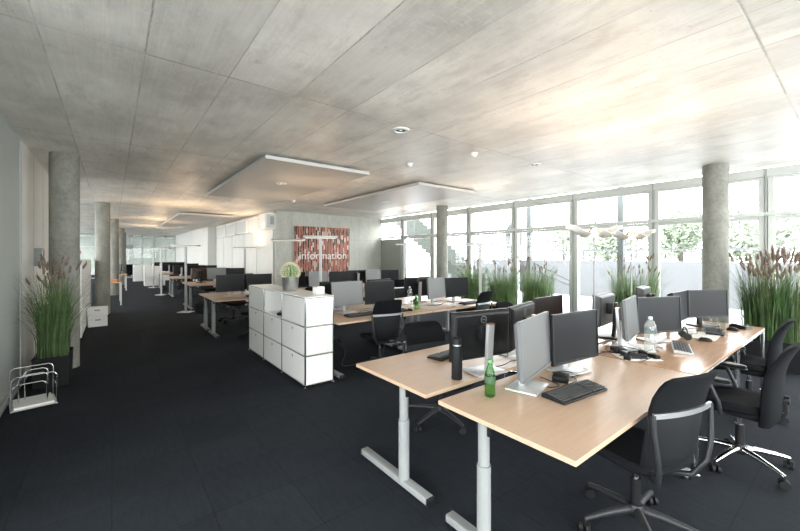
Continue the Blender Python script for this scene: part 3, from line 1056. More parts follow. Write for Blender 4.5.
for sx in (-1, 1):
    for k in range(4):
        y = -Ln / 2 + Lc * k
        rl.cyl((sx * W_ / 2, y, zb), (sx * W_ / 2, y, zb + 3 * hh), rr_, seg=10)
rl.build('tube_frame', M['chrome'], t)
for sx in (-1, 1):
    for k in range(4):
        MB().lathe([(0, 0), (.018, 0), (.018, .012), (.009, .02), (.009, .04), (0, .04)], (sx * W_ / 2, -Ln / 2 + Lc * k, 0), seg=14).build('foot', M['chrome'], t)
for col_ in range(3):
    for row in range(3):
        if row == 2 and col_ == 1: continue
        y = -Ln / 2 + Lc * (col_ + .5)
        z = zb + hh * (row + .5)
        d = MB().box((-W_ / 2 + .002, y, z), (.014, Lc - .024, hh - .024), bev=.003).build('drawer' if row < 2 else 'flap_door', M['white_lam'], t, smooth=False)
        if row < 2:
            MB().lathe([(0, 0), (.017, 0), (.017, .006), (0, .006)], seg=14,
                       M=Matrix.Translation((-W_ / 2 - .005, y, z + .115)) @ Matrix.Rotation(-PI / 2, 4, 'Y')).build('lock', M['grey_frame'], d)
for sx in (-1,):
    for k in (0, 1, 2):
        MB().box((0, -Ln / 2 - .003, zb + hh * (k + .5)), (W_ - .024, .008, hh - .024), bev=.002).build('side_panel', M['white_lam'], t, smooth=False)

# cactus in silver pot
t = thing('potted_cactus', 'round spiny cactus in a silver pot on the white drawer cabinet', 'cactus', (2.0, 5.08, 1.097), 0)
t.scale = (1.12, 1.12, 1.05)
MB().lathe([(0, 0), (.085, 0), (.095, .02), (.105, .17), (.11, .185), (.098, .185), (.094, .165), (0, .165)], seg=32).build('pot', M['galvanised'], t)
MB().lathe([(0, .164), (.093, .164), (.093, .17), (0, .17)], seg=20).build('soil', M['soil'], t)
cb = MB()
rs = []
for i in range(15):
    a = -PI / 2 * .8 + (PI / 2 * 1.8) * i / 14
    ring = []
    for k in range(72):
        b = 2 * PI * k / 72
        rr = .098 * math.cos(a) * (1 + .09 * math.cos(18 * b))
        ring.append((rr * math.cos(b), rr * math.sin(b), .25 + .098 * math.sin(a)))
    rs.append(ring)
cb.rings(rs)
cbo = cb.build('cactus_body', M['cactus'], t)
sp = MB()
for k in range(18):
    b = 2 * PI * k / 18
    for i in range(11):
        a = -1.0 + 2.45 * i / 10
        c_ = Vector((math.cos(a) * math.cos(b), math.cos(a) * math.sin(b), math.sin(a)))
        p = Vector((0, 0, .25)) + c_ * .104
        for q in range(6):
            d = (c_ + Vector((rnd.uniform(-.8, .8), rnd.uniform(-.8, .8), rnd.uniform(-.8, .8)))).normalized()
            sp.tube([p, p + d * .034], [.0026, .0012], 3)
sp.build('spines', M['spine'], t)

t = tag(MB().box((0, 0, .045), (.13, .09, .09), bev=.004).build('white_card_box', M['white_plastic']), 'small white box at the near end of the white cabinet top', 'box')
t.location = (2.12, 4.42, 1.097); t.rotation_euler.z = .3
# things in the open bay
g_open = (1.95, 5.28, zb + 2 * hh + .008)
t = thing('hand_gadget', 'dark gadget lying in the open bay of the white drawer cabinet', 'gadget', (1.90, 5.12, g_open[2]), .4)
MB().box((0, 0, .02), (.07, .16, .04), bev=.012).build('body', M['black_plastic'], t)
MB().tube([(.0, .05, .045), (.0, .0, .085), (0, -.06, .07)], .014, 8).build('handle', M['alu'], t)
t = thing('cable_coil', 'coiled black cable in the open bay of the white cabinet', 'cable', (1.93, 4.99, g_open[2]), 0)
MB().tube([(.05 * math.cos(a * .5), .06 * math.sin(a * .5), .012 + a * .0016) for a in range(38)], .008, 6).build('coil', M['cable'], t)

# ------------------------------------------------------------------ grass planters
def blade(mb, p, az, L, bend, w):
    d = Vector((math.cos(az), math.sin(az), 0))
    s = Vector((-math.sin(az + rnd.uniform(-.9, .9)), math.cos(az), 0)).normalized()
    pts = []
    n = 5
    for i in range(n + 1):
        t_ = i / n
        ang = bend * t_ * t_
        pts.append(Vector(p) + d * (L * t_ * math.sin(ang)) + Vector((0, 0, L * t_ * math.cos(ang * .85))))
    bm = mb.bm
    prev = None
    for i, q in enumerate(pts):
        ww = w * (1 - (i / n) ** 1.7) + .0006
        a, b = bm.verts.new(q + s * ww), bm.verts.new(q - s * ww)
        if prev: bm.faces.new((prev[0], prev[1], b, a))
        prev = (a, b)
    return pts

def make_grass(bx, by, bh, n, Lmin, Lmax, nplume, spread, leaf, pl_scale=1.0, bendmax=.5, seed=1, w=.006):
    def mk():
        global rnd
        rnd = random.Random(seed)
        t = thing('potted_grass', 'x', 'potted plant')
        t['kind'] = 'thing'
        bxm = MB()
        rg = []
        for z, k in ((0, .94), (bh, 1.0), (bh, .94), (bh - .05, .93)):
            rg.append([(a * bx / 2 * k, c * by / 2 * k, z) for a, c in ((-1, -1), (1, -1), (1, 1), (-1, 1))])
        bxm.rings(rg).build('planter', M['planter'], t, smooth=False)
        MB().box((0, 0, bh - .06), (bx * .9, by * .9, .03)).build('soil', M['soil'], t, smooth=False)
        lv, stm, pl = MB(), MB(), MB()
        for i in range(n):
            p = (rnd.uniform(-.42, .42) * bx, rnd.uniform(-.42, .42) * by, bh - .05)
            az = math.atan2(p[1] + rnd.uniform(-.1, .1), p[0] + rnd.uniform(-.1, .1)) + rnd.uniform(-.7, .7)
            blade(lv, p, az, rnd.uniform(Lmin, Lmax), abs(rnd.gauss(.12, spread)) if rnd.random() < .85 else min(1.0, rnd.uniform(.3, bendmax * 1.6)), rnd.uniform(.5, 1) * w)
        for i in range(nplume):
            p = (rnd.uniform(-.35, .35) * bx, rnd.uniform(-.35, .35) * by, bh - .05)
            az = rnd.uniform(0, 2 * PI)
            pts = blade(stm, p, az, rnd.uniform(Lmax * .82, Lmax * 1.12), rnd.uniform(.0, .22), .0022)
            a, b = pts[-2], pts[-1]
            dr_ = (b - a).normalized()
            Lp = rnd.uniform(.13, .22) * pl_scale
            rings_ = []
            for i2, (rr, tt) in enumerate(((.004, -.05), (.018, .12), (.024, .35), (.021, .6), (.012, .85), (.002, 1.0))):
                c0 = b + dr_ * (Lp * tt - Lp * .5)
                u = dr_.cross(Vector((1, 0, .1))).normalized()
                v = dr_.cross(u)
                rings_.append([c0 + (u * math.cos(2 * PI * k / 8) + v * math.sin(2 * PI * k / 8)) * rr * pl_scale * rnd.uniform(.6, 1.25) for k in range(8)])
            pl.rings(rings_)
            for q in range(34):   # loose bristles
                c0 = b + dr_ * (Lp * rnd.uniform(-.5, .45))
                d2 = (dr_ * 1.1 + Vector((rnd.uniform(-1, 1), rnd.uniform(-1, 1), rnd.uniform(-.6, .8)))).normalized()
                pl.tube([c0, c0 + d2 * .045 * pl_scale], [.0022, .0006], 3, cap=False)
        lv.build('leaves', leaf, t)
        if nplume:
            stm.build('stems', M['stem'], t)
            pl.build('plumes', M['plume'], t)
        return t
    return mk
g1 = Proto(make_grass(.34, .56, .36, 620, .55, 1.12, 26, .20, M['leaf_mid'], .62, .7, 3, .0042))
g1.put((-.58, 6.36, 0), 0, 'feathery potted grass in a dark box before the column at the corridor wall')
g2 = Proto(make_grass(.42, .74, .40, 800, .72, 1.18, 80, .10, M['leaf'], .72, .3, 5, .007))
g2.put((7.42, .84, 0), 0, 'tall dark potted grass with brown plumes beyond the end of the wooden tables')
g3 = Proto(make_grass(.38, .80, .40, 640, .62, 1.12, 24, .10, M['leaf_pale'], .55, .3, 9, .007))
GP = 'potted grasses along the terrace windows'
g3.put((7.40, 2.60, 0), 0, 'pale green potted grass behind the wing lamps', GP)
g3.put((7.40, 4.52, 0), PI, 'potted grass of the window row, farthest from the corner column', GP).scale = (1, 1, .98)
g3.put((7.40, 5.45, 0), .05, 'potted grass in the middle of the window row', GP).scale = (1, 1, .93)
g3.put((7.40, 6.38, 0), PI + .05, 'potted grass of the window row nearest the corner column', GP).scale = (1, 1, .95)
g3.put((7.75, 8.6, 0), .4, 'thin potted grass just behind the corner column', GP).scale = (.6, .5, .82)

# ------------------------------------------------------------------ lamps
def lamp_light(parent, loc, power, size, col=(1, .70, .44), spread=None, up=True):
    l = bpy.data.lights.new('lamp_light', 'AREA')
    l.shape = 'RECTANGLE'
    l.size, l.size_y = size
    l.energy = power
    l.color = col
    o = bpy.data.objects.new('lamp_light', l)
    C.objects.link(o)
    o.parent = parent
    o.location = loc
    o.rotation_euler = (PI if up else 0, 0, 0)
    return o

WING_W, FLOOR_W, FAR_W = 4.2, 4.2, 11
def make_wing_lamp():
    t = thing('wing_lamp', 'x', 'lamp')
    MB().lathe([(0, 0), (.11, 0), (.11, .012), (.02, .02), (0, .02)], seg=28).build('base', M['alu'], t)
    MB().cyl((0, 0, .02), (0, 0, 1.80), .0075, seg=10).build('pole', M['grey_metal'], t)
    for s in (-1, 1):
        rings_ = []
        for k in range(13):
            u = k / 12
            x = s * (.025 + .27 * u)
            z = 1.80 - .06 * math.sin(PI * min(1, u * 1.4)) * (1 - u * .5) + .05 * u
            hw = .11 * (1 - u ** 2) + .004
            rings_.append([(x, -hw, z + .035), (x, 0, z), (x, hw, z + .035), (x, hw, z + .04), (x, 0, z + .005), (x, -hw, z + .04)])
        MB().rings(rings_).build('wing', M['wing_glass'], t)
    MB().lathe([(0, 1.775), (.02, 1.778), (.032, 1.80), (.03, 1.825), (.015, 1.84), (0, 1.842)], seg=18).build('bulb', M['bulb'], t)
    MB().flatbar([(.058 * math.cos(a), 0, 1.795 + .062 * math.sin(a)) for a in [PI * k / 12 for k in range(13)]], .03, .004, (0, 1, 0)).build('copper_arch', M['copper'], t)
    lamp_light(t, (0, 0, 1.87), WING_W, (.34, .14))
    return t
wl = Proto(make_wing_lamp)
wl.put((3.63, 1.615, 0), R(-30), 'winged glass lamp on thin pole before the brown monitor')
wl.put((4.52, 1.615, 0), R(-30), 'winged glass lamp on thin pole nearer the windows, before the pale potted grass')

def make_head_lamp(hgt=1.93, hw=.30, off=0.0, power=FLOOR_W):
    def mk():
        t = thing('floor_lamp', 'x', 'lamp')
        MB().box((0, 0, .012), (.34, .28, .024), bev=.004).build('base_plate', M['pale_metal'], t)
        MB().box((0, 0, hgt / 2), (.055, .035, hgt - .02), bev=.004).build('pole', M['lamp_grey'], t)
        hd = MB().box((off, 0, hgt), (2 * hw, .22, .04), bev=.005).build('lamp_head', M['lamp_grey'], t)
        MB().box((off, 0, hgt - .022), (2 * hw - .06, .17, .006)).build('diffuser', M['lamp_panel'], hd, smooth=False)
        lamp_light(t, (off, 0, hgt + .03), power, (2 * hw - .1, .16))
        return t
    return mk
fl = Proto(make_head_lamp())
fl.put((3.00, 6.18, 0), R(-20), 'pale floor lamp with flat rectangular head between the cactus and the red picture')
fl2 = Proto(make_head_lamp(1.95, .36, .32))
fl2.put((2.93, 8.40, 0), R(-36), 'pale angled floor lamp rising behind the cactus, head reaching sideways')
fl3 = Proto(make_head_lamp(1.83, .40, 0))
fl3.put((6.05, 5.0, 0), R(-40), 'pale floor lamp with thin flat head at the potted grass row')
fl.put((6.95, 8.6, 0), R(-38), 'pale floor lamp with thin head before the grey terrace door')
fl4 = Proto(make_head_lamp(1.86, .36, 0, FAR_W))
fl4.put((1.62, 11.75, 0), R(-38), 'pale floor lamp at the corridor end of the first far desk row')
fl4.put((3.62, 13.3, 0), R(-38), 'pale floor lamp glowing on the white core wall')
fl4.put((1.55, 17.4, 0), R(-38), 'pale floor lamp at the corridor end of the second far desk row')
fl4.put((1.6, 21.6, 0), R(-38), 'pale floor lamp at the corridor end of the third far desk row')

# ------------------------------------------------------------------ desk clutter
def make_keyboard(body='black_plastic', key='key_grey', L=.45, D=.155):
    def mk():
        t = thing('keyboard', 'x', 'keyboard')
        rg = []
        for (y, z) in ((-D / 2, 0), (-D / 2, .012), (D / 2 - .01, .028), (D / 2, .024), (D / 2, 0)):
            rg.append([(-L / 2, y, z), (L / 2, y, z)])
        b = MB()
        bm = b.bm
        vs = [[bm.verts.new(p) for p in r] for r in rg]
        for k in range(5):
            a, c = vs[k], vs[(k + 1) % 5]
            bm.faces.new((a[0], a[1], c[1], c[0]))
        bm.faces.new([v[0] for v in vs]); bm.faces.new([v[1] for v in vs])
        b.build('case', M[body], t, smooth=False, bevel=.003)
        k = MB()
        for r in range(6):
            y = -D / 2 + .022 + r * .0205
            z = .0165 + (y + D / 2) * .11
            for x0, n in ((-L / 2 + .014, 15), (L / 2 - .132, 3), (L / 2 - .073, 4)):
                if r == 0 and n == 15:
                    for cx, wdt in ((.01, .022), (.035, .022), (.06, .022), (.145, .12), (.225, .022), (.25, .022), (.272, .02)):
                        k.box((x0 + cx, y, z), (wdt, .017, .007))
                    continue
                for q in range(n):
                    k.box((x0 + .0075 + q * .0193 * (1 if n > 5 else .9), y, z), (.0155, .0165, .007))
        k.build('keys', M[key], t, smooth=False)
        return t
    return mk
kb = Proto(make_keyboard())
kb_s = Proto(make_keyboard('silver', 'key_grey', .43, .14))
GK = 'keyboards on the desks'
kb.put((2.26, 1.12, TD), R(-6), 'black keyboard on the beech desk in front of the dual monitors', GK)
kb_s.put((4.10, 1.05, TD), R(18), 'grey keyboard beside the large clear water bottle', GK)
kb.put((5.28, 1.06, TD), R(14), 'dark keyboard below the window-end dual monitors', GK)
kb.put((2.30, 2.22, TD), R(186), 'dark keyboard behind the black flask monitors', GK)
kb.put((3.35, 4.40, TD), R(4), 'dark keyboard on the desk beside the white cabinet', GK)
kb.put((2.78, 4.45, TD), R(-2), 'dark keyboard under the pale glaring monitor near the cabinet', GK)
kb.put((5.0, 4.36, TD), R(2), 'dark keyboard before the dark monitor by the potted grass', GK)
kb.put((2.4, 7.85, TD), R(0), 'dark keyboard at the corridor end of the third row', GK)

def make_mouse():
    t = thing('computer_mouse', 'x', 'mouse')
    MB().rings([sq_ring(0, -.0 + z * .1, z, hx, hy, 18, 2.4) for z, hx, hy in ((0, .03, .052), (.008, .033, .056), (.022, .03, .05), (.033, .018, .03), (.036, .006, .01))]).build('shell', M['black_plastic'], t)
    MB().cyl((-.004, .03, .03), (.004, .03, .03), .009, seg=12).build('scroll_wheel', M['key_grey'], t)
    return t
pm = Proto(make_mouse)
GM = 'computer mice on the desks'
pm.put((4.66, 1.00, TD), R(10), 'black mouse by the grey keyboard, water bottle table', GM)
pm.put((5.57, .95, TD), R(0), 'black mouse on the window-end table', GM)
pm.put((3.62, 4.36, TD), R(0), 'black mouse on the desk beside the white cabinet', GM)
pm.put((5.30, 4.36, TD), R(0), 'black mouse in front of the dark monitor by the potted grass', GM)

def make_dock():
    t = thing('docking_box', 'x', 'box')
    MB().box((0, 0, .02), (.125, .10, .04), bev=.006).build('case', M['matt_black'], t)
    MB().box((0, -.051, .024), (.08, .004, .012)).build('front_strip', M['key_grey'], t, smooth=False)
    return t
pk = Proto(make_dock)
pk.put((2.42, 1.30, TD), R(24), 'small black box among cables behind the black keyboard')
pk.put((3.52, 1.36, TD), R(40), 'small black box by the silver glare monitor near the water bottle')

def cable(pts, label, r=.0035, group='desk cables'):
    # smooth path
    P = [Vector(p) for p in pts]
    out = []
    for i in range(len(P) - 1):
        p0, p1, p2, p3 = P[max(i - 1, 0)], P[i], P[i + 1], P[min(i + 2, len(P) - 1)]
        for k in range(6):
            t_ = k / 6
            out.append(.5 * ((2 * p1) + (p2 - p0) * t_ + (2 * p0 - 5 * p1 + 4 * p2 - p3) * t_ ** 2 + (3 * p1 - p0 - 3 * p2 + p3) * t_ ** 3))
    out.append(P[-1])
    o = MB().tube(out, r, 6).build('desk_cable', M['cable'])
    return tag(o, label, 'cable', group)
zc_ = TD + .005
cable([(2.24, 1.42, zc_), (2.26, 1.33, zc_), (2.22, 1.27, zc_), (2.30, 1.245, zc_), (2.34, 1.33, zc_), (2.36, 1.42, zc_)], 'black cable looping behind the black box at the beech desk')
cable([(2.50, 1.29, zc_), (2.56, 1.24, zc_ + .02), (2.62, 1.28, zc_), (2.56, 1.34, zc_ + .02), (2.52, 1.42, zc_)], 'black cable tangled over the stand base of the keyboard monitor')
cable([(2.27, 1.205, zc_), (2.30, 1.225, zc_), (2.40, 1.22, zc_), (2.50, 1.23, zc_), (2.54, 1.30, zc_)], 'keyboard lead running behind the black keyboard')
cable([(2.06, 1.86, zc_), (2.2, 1.83, zc_), (2.35, 1.75, zc_), (2.48, 1.73, zc_ + .02), (2.62, 1.74, zc_), (2.8, 1.7, zc_)], 'black cable along the flask desk edge behind the monitors')
cable([(2.4, 1.85, zc_), (2.5, 1.95, zc_ + .03), (2.62, 1.88, zc_), (2.72, 1.95, zc_)], 'black cable under the angled rear-facing monitor')
cable([(3.42, 1.46, zc_), (3.5, 1.34, zc_), (3.62, 1.38, zc_ + .03), (3.74, 1.26, zc_), (3.85, 1.34, zc_), (3.95, 1.46, zc_)], 'black cable heaped behind the clear water bottle')
cable([(3.38, 1.30, zc_), (3.5, 1.24, zc_ + .02), (3.58, 1.30, zc_), (3.7, 1.22, zc_), (3.84, 1.20, zc_)], 'black cable in front of the silver glare monitor near the water bottle')
cable([(4.9, 1.25, zc_), (5.0, 1.15, zc_), (5.15, 1.2, zc_ + .02), (5.3, 1.3, zc_), (5.4, 1.2, zc_)], 'black cable below the window-end dual monitors')
cable([(2.6, 4.62, zc_), (2.75, 4.56, zc_), (2.95, 4.62, zc_ + .03), (3.1, 4.54, zc_), (3.3, 4.62, zc_), (3.5, 4.55, zc_)], 'black cable under the monitors beside the white cabinet')
cable([(4.2, 4.6, zc_), (4.4, 4.52, zc_), (4.6, 4.58, zc_ + .03), (4.8, 4.5, zc_), (5.0, 4.55, zc_)], 'black cable under the monitors by the bottles')
for i, (x, y, l) in enumerate(((2.55, 4.75, 'black cable hanging under the desk by the white cabinet end'), (3.25, 4.75, 'black cable hanging behind the chair by the white cabinet'))):
    cable([(x, y, .68), (x - .05, y, .45), (x + .12, y - .05, .2), (x + .05, y - .1, .02), (x + .3, y - .15, .008)], l, .006)

def paper(x, y, rz, w, d, label, z=TD):
    o = MB().box((0, 0, .0015), (w, d, .003)).build('paper_sheet', M['paper'], smooth=False)
    o.location = (x, y, z); o.rotation_euler.z = rz
    return tag(o, label, 'paper', 'papers on the desks')
paper(4.95, 1.06, R(4), .42, .21, 'white paper sheet on the wooden table between the keyboards')
paper(3.86, 1.30, R(20), .30, .21, 'white paper beneath the silver glare monitor by the bottle')
paper(3.47, 1.20, R(50), .21, .30, 'white paper under the cables near the table seam')
paper(2.70, 1.92, R(-15), .21, .30, 'white paper on the flask desk behind the angled monitor')
paper(5.02, 1.30, R(5), .30, .21, 'white paper under the window-end monitors')
paper(4.70, 4.42, R(12), .30, .21, 'white paper before the pale silvery monitor, middle row')
paper(4.32, 4.75, R(-12), .30, .21, 'white paper behind the bottles in the middle row')

# phones and gadgets behind the bottle
cable([(3.32, 1.44, zc_), (3.40, 1.36, zc_ + .03), (3.46, 1.42, zc_), (3.55, 1.48, zc_ + .02), (3.66, 1.46, zc_)], 'black cable knot near the gap between the desk rows, by the wing lamp')
cable([(3.36, 1.12, zc_), (3.44, 1.10, zc_ + .01), (3.56, 1.13, zc_), (3.62, 1.22, zc_ + .02), (3.56, 1.30, zc_)], 'black cable curling before the desk phone at the seam')
cable([(3.80, 1.14, zc_), (3.9, 1.2, zc_ + .01), (3.98, 1.16, zc_), (4.05, 1.25, zc_)], 'black cable between the water bottle and the grey keyboard')
cable([(5.25, 1.2, zc_), (5.35, 1.12, zc_), (5.46, 1.02, zc_ + .01), (5.6, 1.0, zc_)], 'black lead running to the mouse at the window-end table')
for x_, y_, r_, l_ in ((3.60, 1.20, .6, 'small dark adapter lying behind the water bottle'), (3.34, 1.22, .2, 'small dark adapter at the table seam beside the phone'), (3.55, 1.10, 1.1, 'small dark adapter nearest the edge, before the desk phone')):
    t = thing('power_adapter', l_, 'adapter', (x_, y_, TD), r_, 'power adapters on the table')
    MB().box((0, 0, .016), (.085, .05, .032), bev=.007).build('case', M['matt_black'], t)
    MB().cyl((.04, 0, .016), (.065, 0, .014), .006, .004, 8).build('plug', M['key_grey'], t)
def make_phone():
    t = thing('desk_phone', 'x', 'telephone')
    b = MB()
    b.rings([[(-.09, -.1, 0), (.09, -.1, 0), (.09, .1, 0), (-.09, .1, 0)], [(-.09, -.1, .015), (.09, -.1, .015), (.09, .1, .05), (-.09, .1, .05)]])
    b.build('body', M['black_plastic'], t, smooth=False, bevel=.006)
    MB().box((-.06, 0, .042), (.045, .19, .028), bev=.012, M=Matrix.Rotation(R(9), 4, 'X')).build('handset', M['matt_black'], t)
    MB().box((.035, .05, .036), (.08, .06, .004), M=Matrix.Rotation(R(9), 4, 'X')).build('display', M['silver'], t, smooth=False)
    return t
pp = Proto(make_phone)
GPh = 'desk telephones'
pp.put((3.46, 1.22, TD), R(48), 'black desk phone at the seam, beside the water bottle table edge', GPh).scale = (.8, .8, .8)
pp.put((5.80, .92, TD), R(-20), 'dark desk phone under the window-end monitor', GPh)
def make_headset():
    t = thing('headset', 'x', 'headset')
    MB().tube([(.075 * math.cos(a), .02, .055 + .065 * math.sin(a)) for a in [PI * k / 14 for k in range(15)]], .006, 8).build('headband', M['black_plastic'], t)
    for s in (-1, 1):
        MB().lathe([(0, -.013), (.034, -.013), (.034, .013), (0, .013)], seg=16, M=Matrix.Translation((s * .075, .02, .036)) @ Matrix.Rotation(PI / 2, 4, 'Y')).build('ear_cup', M['matt_black'], t)
    return t
Proto(make_headset).put((4.63, 1.14, TD), R(30), 'black headset on the wooden table behind the grey keyboard')

def make_glass():
    t = thing('drinking_glass', 'x', 'glass')
    MB().lathe([(0, 0), (.03, 0), (.034, .12), (.0325, .12), (.029, .006), (0, .006)], seg=24).build('tumbler', M['glass_solid'], t)
    return t
pgl = Proto(make_glass)
GG = 'drinking glasses'
pgl.put((5.20, .98, TD), 0, 'small glass on the table below the window-end monitors', GG)
pgl.put((5.86, 1.18, TD), 0, 'small glass near the far corner of the window-end table', GG)
t = thing('glass_ashtray', 'flat glass dish at the far corner of the window-end table', 'dish', (5.93, .93, TD), .3)
MB().lathe([(0, 0), (.05, 0), (.062, .032), (.052, .032), (.042, .01), (0, .01)], seg=24).build('bowl', M['glass_solid'], t)

# bottles
t = thing('drinking_flask', 'black metal flask standing on the beech desk', 'flask', (1.885, 1.762, TD), 0)
MB().lathe([(0, 0), (.035, 0), (.0375, .004), (.0375, .205), (.034, .222), (.029, .23), (.0, .23)], seg=32).build('body', M['matt_black'], t)
MB().lathe([(0, .228), (.0285, .228), (.0285, .24), (0, .24)], seg=28).build('neck_ring', M['alu'], t)
MB().lathe([(0, .24), (.0305, .24), (.0305, .265), (.0305, .277), (.026, .282), (0, .282)], seg=28).build('cap', M['black_plastic'], t)
def make_green_bottle():
    t = thing('green_bottle', 'x', 'bottle')
    MB().lathe([(0, .004), (.026, 0), (.032, .006), (.033, .02), (.031, .055), (.033, .09), (.033, .125), (.028, .15), (.018, .18), (.0135, .195), (.0135, .208), (0, .208)], seg=28).build('body', M['green_glass'], t)
    MB().lathe([(0.0331, .082), (.0336, .083), (.0336, .124), (.0331, .125)], seg=28).build('label_band', M['green_label'], t)
    MB().lathe([(0, .204), (.0155, .204), (.0155, .222), (.014, .224), (0, .224)], seg=20).build('cap', M['cap_green'], t)
    return t
gb = Proto(make_green_bottle)
gb.put((1.81, 1.42, TD), 0, 'green plastic bottle at the edge of the beech desk')
gb.put((3.80, 4.42, TD), 0, 'green bottle on the middle desks, before the sprig and water bottle')
def make_water_bottle():
    t = thing('water_bottle', 'x', 'bottle')
    pr = [(0, .006), (.03, 0), (.042, .006), (.045, .02)]
    z = .03
    for k in range(7):
        pr += [(.0445, z), (.042, z + .008), (.0445, z + .016)]
        z += .02
    pr += [(.0455, .19), (.0455, .225), (.042, .25), (.03, .275), (.0155, .295), (.0145, .305), (0, .305)]
    MB().lathe(pr, seg=32).build('body', M['pet'], t)
    MB().lathe([(.0457, .178), (.0461, .179), (.0461, .228), (.0457, .229)], seg=32).build('label_band', M['pet_label'], t)
    MB().lathe([(0, .302), (.0165, .302), (.0165, .32), (.015, .322), (0, .322)], seg=20).build('cap', M['cap_blue'], t)
    return t
M['pet_label'] = glass_material('clear_label', (.78, .82, .82), 1.3)
wb = Proto(make_water_bottle)
wb.put((3.69, 1.17, TD), 0, 'large clear water bottle standing on the wooden table')
wb.put((4.00, 4.83, TD), 0, 'clear water bottle on the middle desks behind the green sprig')
t = thing('potted_herb', 'small leafy green sprig in a glass on the middle desk', 'plant', (3.99, 4.68, TD), 0)
MB().lathe([(0, 0), (.035, 0), (.038, .10), (.035, .10), (.032, .006), (0, .006)], seg=20).build('glass_jar', M['glass_solid'], t)
lv = MB()
for k in range(26):
    blade(lv, (rnd.uniform(-.02, .02), rnd.uniform(-.02, .02), .03), rnd.uniform(0, 6.3), rnd.uniform(.1, .2), rnd.uniform(.2, 1.2), .01)
lv.build('leaves', M['leaf_pale'], t)

# laptop-like lower screen in front of the brown monitor
t = thing('laptop', 'open laptop standing before the brown-screened monitor', 'laptop', (3.40, 1.73, TD), R(0))
MB().box((0, -.03, .009), (.34, .23, .018), bev=.004).build('keyboard_half', M['matt_black'], t)
Lm = Matrix.Translation((0, .09, .015)) @ Matrix.Rotation(R(-14), 4, 'X')
MB().box((0, 0, .12), (.36, .012, .24), M=Lm, bev=.003).build('lid', M['matt_black'], t)
MB().box((0, -.0075, .122), (.335, .002, .205), M=Lm).build('screen', M['dark_brown'], t, smooth=False)
MB().box((0, -.0075, .233), (.35, .003, .010), M=Lm).build('top_edge', M['copper'], t, smooth=False)

# ------------------------------------------------------------------ corridor side
t = thing('magazine_rack', 'chrome wire rack holding white paper on the carpet by the wall', 'rack', (-.66, 5.5, 0), R(10))
def wire(pts, name='wire_hoop'):
    return MB().tube(pts, .006, 8).build(name, M['chrome'], t)
for k, (y, hgt) in enumerate(((-.18, .36), (-.09, .36), (0, .38), (.09, .36), (.18, .38))):
    hw_ = .17 if k in (0, 4) else .15 - .02 * k
    cx_ = 0 if k in (0, 4) else .03 * (k - 2)
    hgt = hgt if k in (0, 4) else hgt - .05 * (3 - k)
    wire([(cx_ - hw_, y, .02), (cx_ - hw_, y, hgt - .04), (cx_ - hw_ + .015, y, hgt - .012), (cx_ - hw_ + .04, y, hgt), (cx_ + hw_ - .04, y, hgt), (cx_ + hw_ - .015, y, hgt - .012), (cx_ + hw_, y, hgt - .04), (cx_ + hw_, y, .02)])
for x in (-.17, .17):
    wire([(x, -.19, .012), (x, .19, .012)], 'base_wire')
    wire([(x, -.18, .22), (x, .18, .22)], 'side_wire')
MB().box((0, 0, .024), (.35, .38, .006)).build('base_tray', M['pale_metal'], t, smooth=False)
o = MB().box((0, 0, .012), (.30, .34, .022), bev=.002).build('paper_stack', M['paper'], smooth=False)
o.location = (-.66, 5.5, .028); o.rotation_euler.z = R(10)
tag(o, 'white stack of paper lying in the chrome wire rack', 'paper')

t = thing('wall_frame', 'small dark framed notice on the wall above the potted grass', 'notice', (-.873, 7.55, 1.44), 0)
MB().box((.03, 0, .13), (.08, .26, .26), bev=.003).build('frame', M['grey_frame'], t)
MB().box((.071, -.05, .13), (.004, .08, .2)).build('print', M['paper'], t, smooth=False)
MB().box((.071, .06, .13), (.004, .08, .2)).build('print', M['matt_black'], t, smooth=False)

# white sideboard row between the first columns
def make_sideboard():
    t = thing('sideboard_unit', 'x', 'cabinet')
    MB().box((0, 0, .75), (.40, .98, 1.46), bev=.004).build('carcass', M['white_lam'], t, smooth=False)
    for k in range(4):
        d = MB().box((.203, 0, .20 + .365 * k), (.012, .95, .35), bev=.003).build('drawer', M['white_lam'], t, smooth=False)
        MB().lathe([(0, 0), (.012, 0), (.012, .006), (0, .006)], seg=12, M=Matrix.Translation((.209, 0, .33 + .365 * k)) @ Matrix.Rotation(PI / 2, 4, 'Y')).build('lock', M['grey_frame'], d)
    MB().box((0, 0, .01), (.36, .94, .02)).build('plinth', M['grey_frame'], t, smooth=False)
    return t
sbp = Proto(make_sideboard)
for k, l in enumerate(('tall white drawer unit just past the column with the potted grass', 'tall white drawer unit, second past the column with the potted grass',
                       'tall white drawer unit, third past the column with the potted grass', 'tall white drawer unit next to the column with the crates')):
    sbp.put((-.66, 9.72 + k * .99, 0), 0, l, 'tall white drawer units between the columns')
for i, (dz, m_, l) in enumerate(((0, 'book_blue', 'blue folder lying lowest on the tall white drawer units'), (.07, 'book_orange', 'orange folder stacked above the blue one on the white units'), (.14, 'book_red', 'red folder topmost of the stack on the white units'))):
    o = MB().box((0, 0, .03), (.3, .34, .06), bev=.004).build('ring_binder', M[m_], smooth=False)
    o.location = (-.66, 9.75, 1.482 + dz); o.rotation_euler.z = .1 * i
    tag(o, l, 'folder', 'coloured folders on the white units')

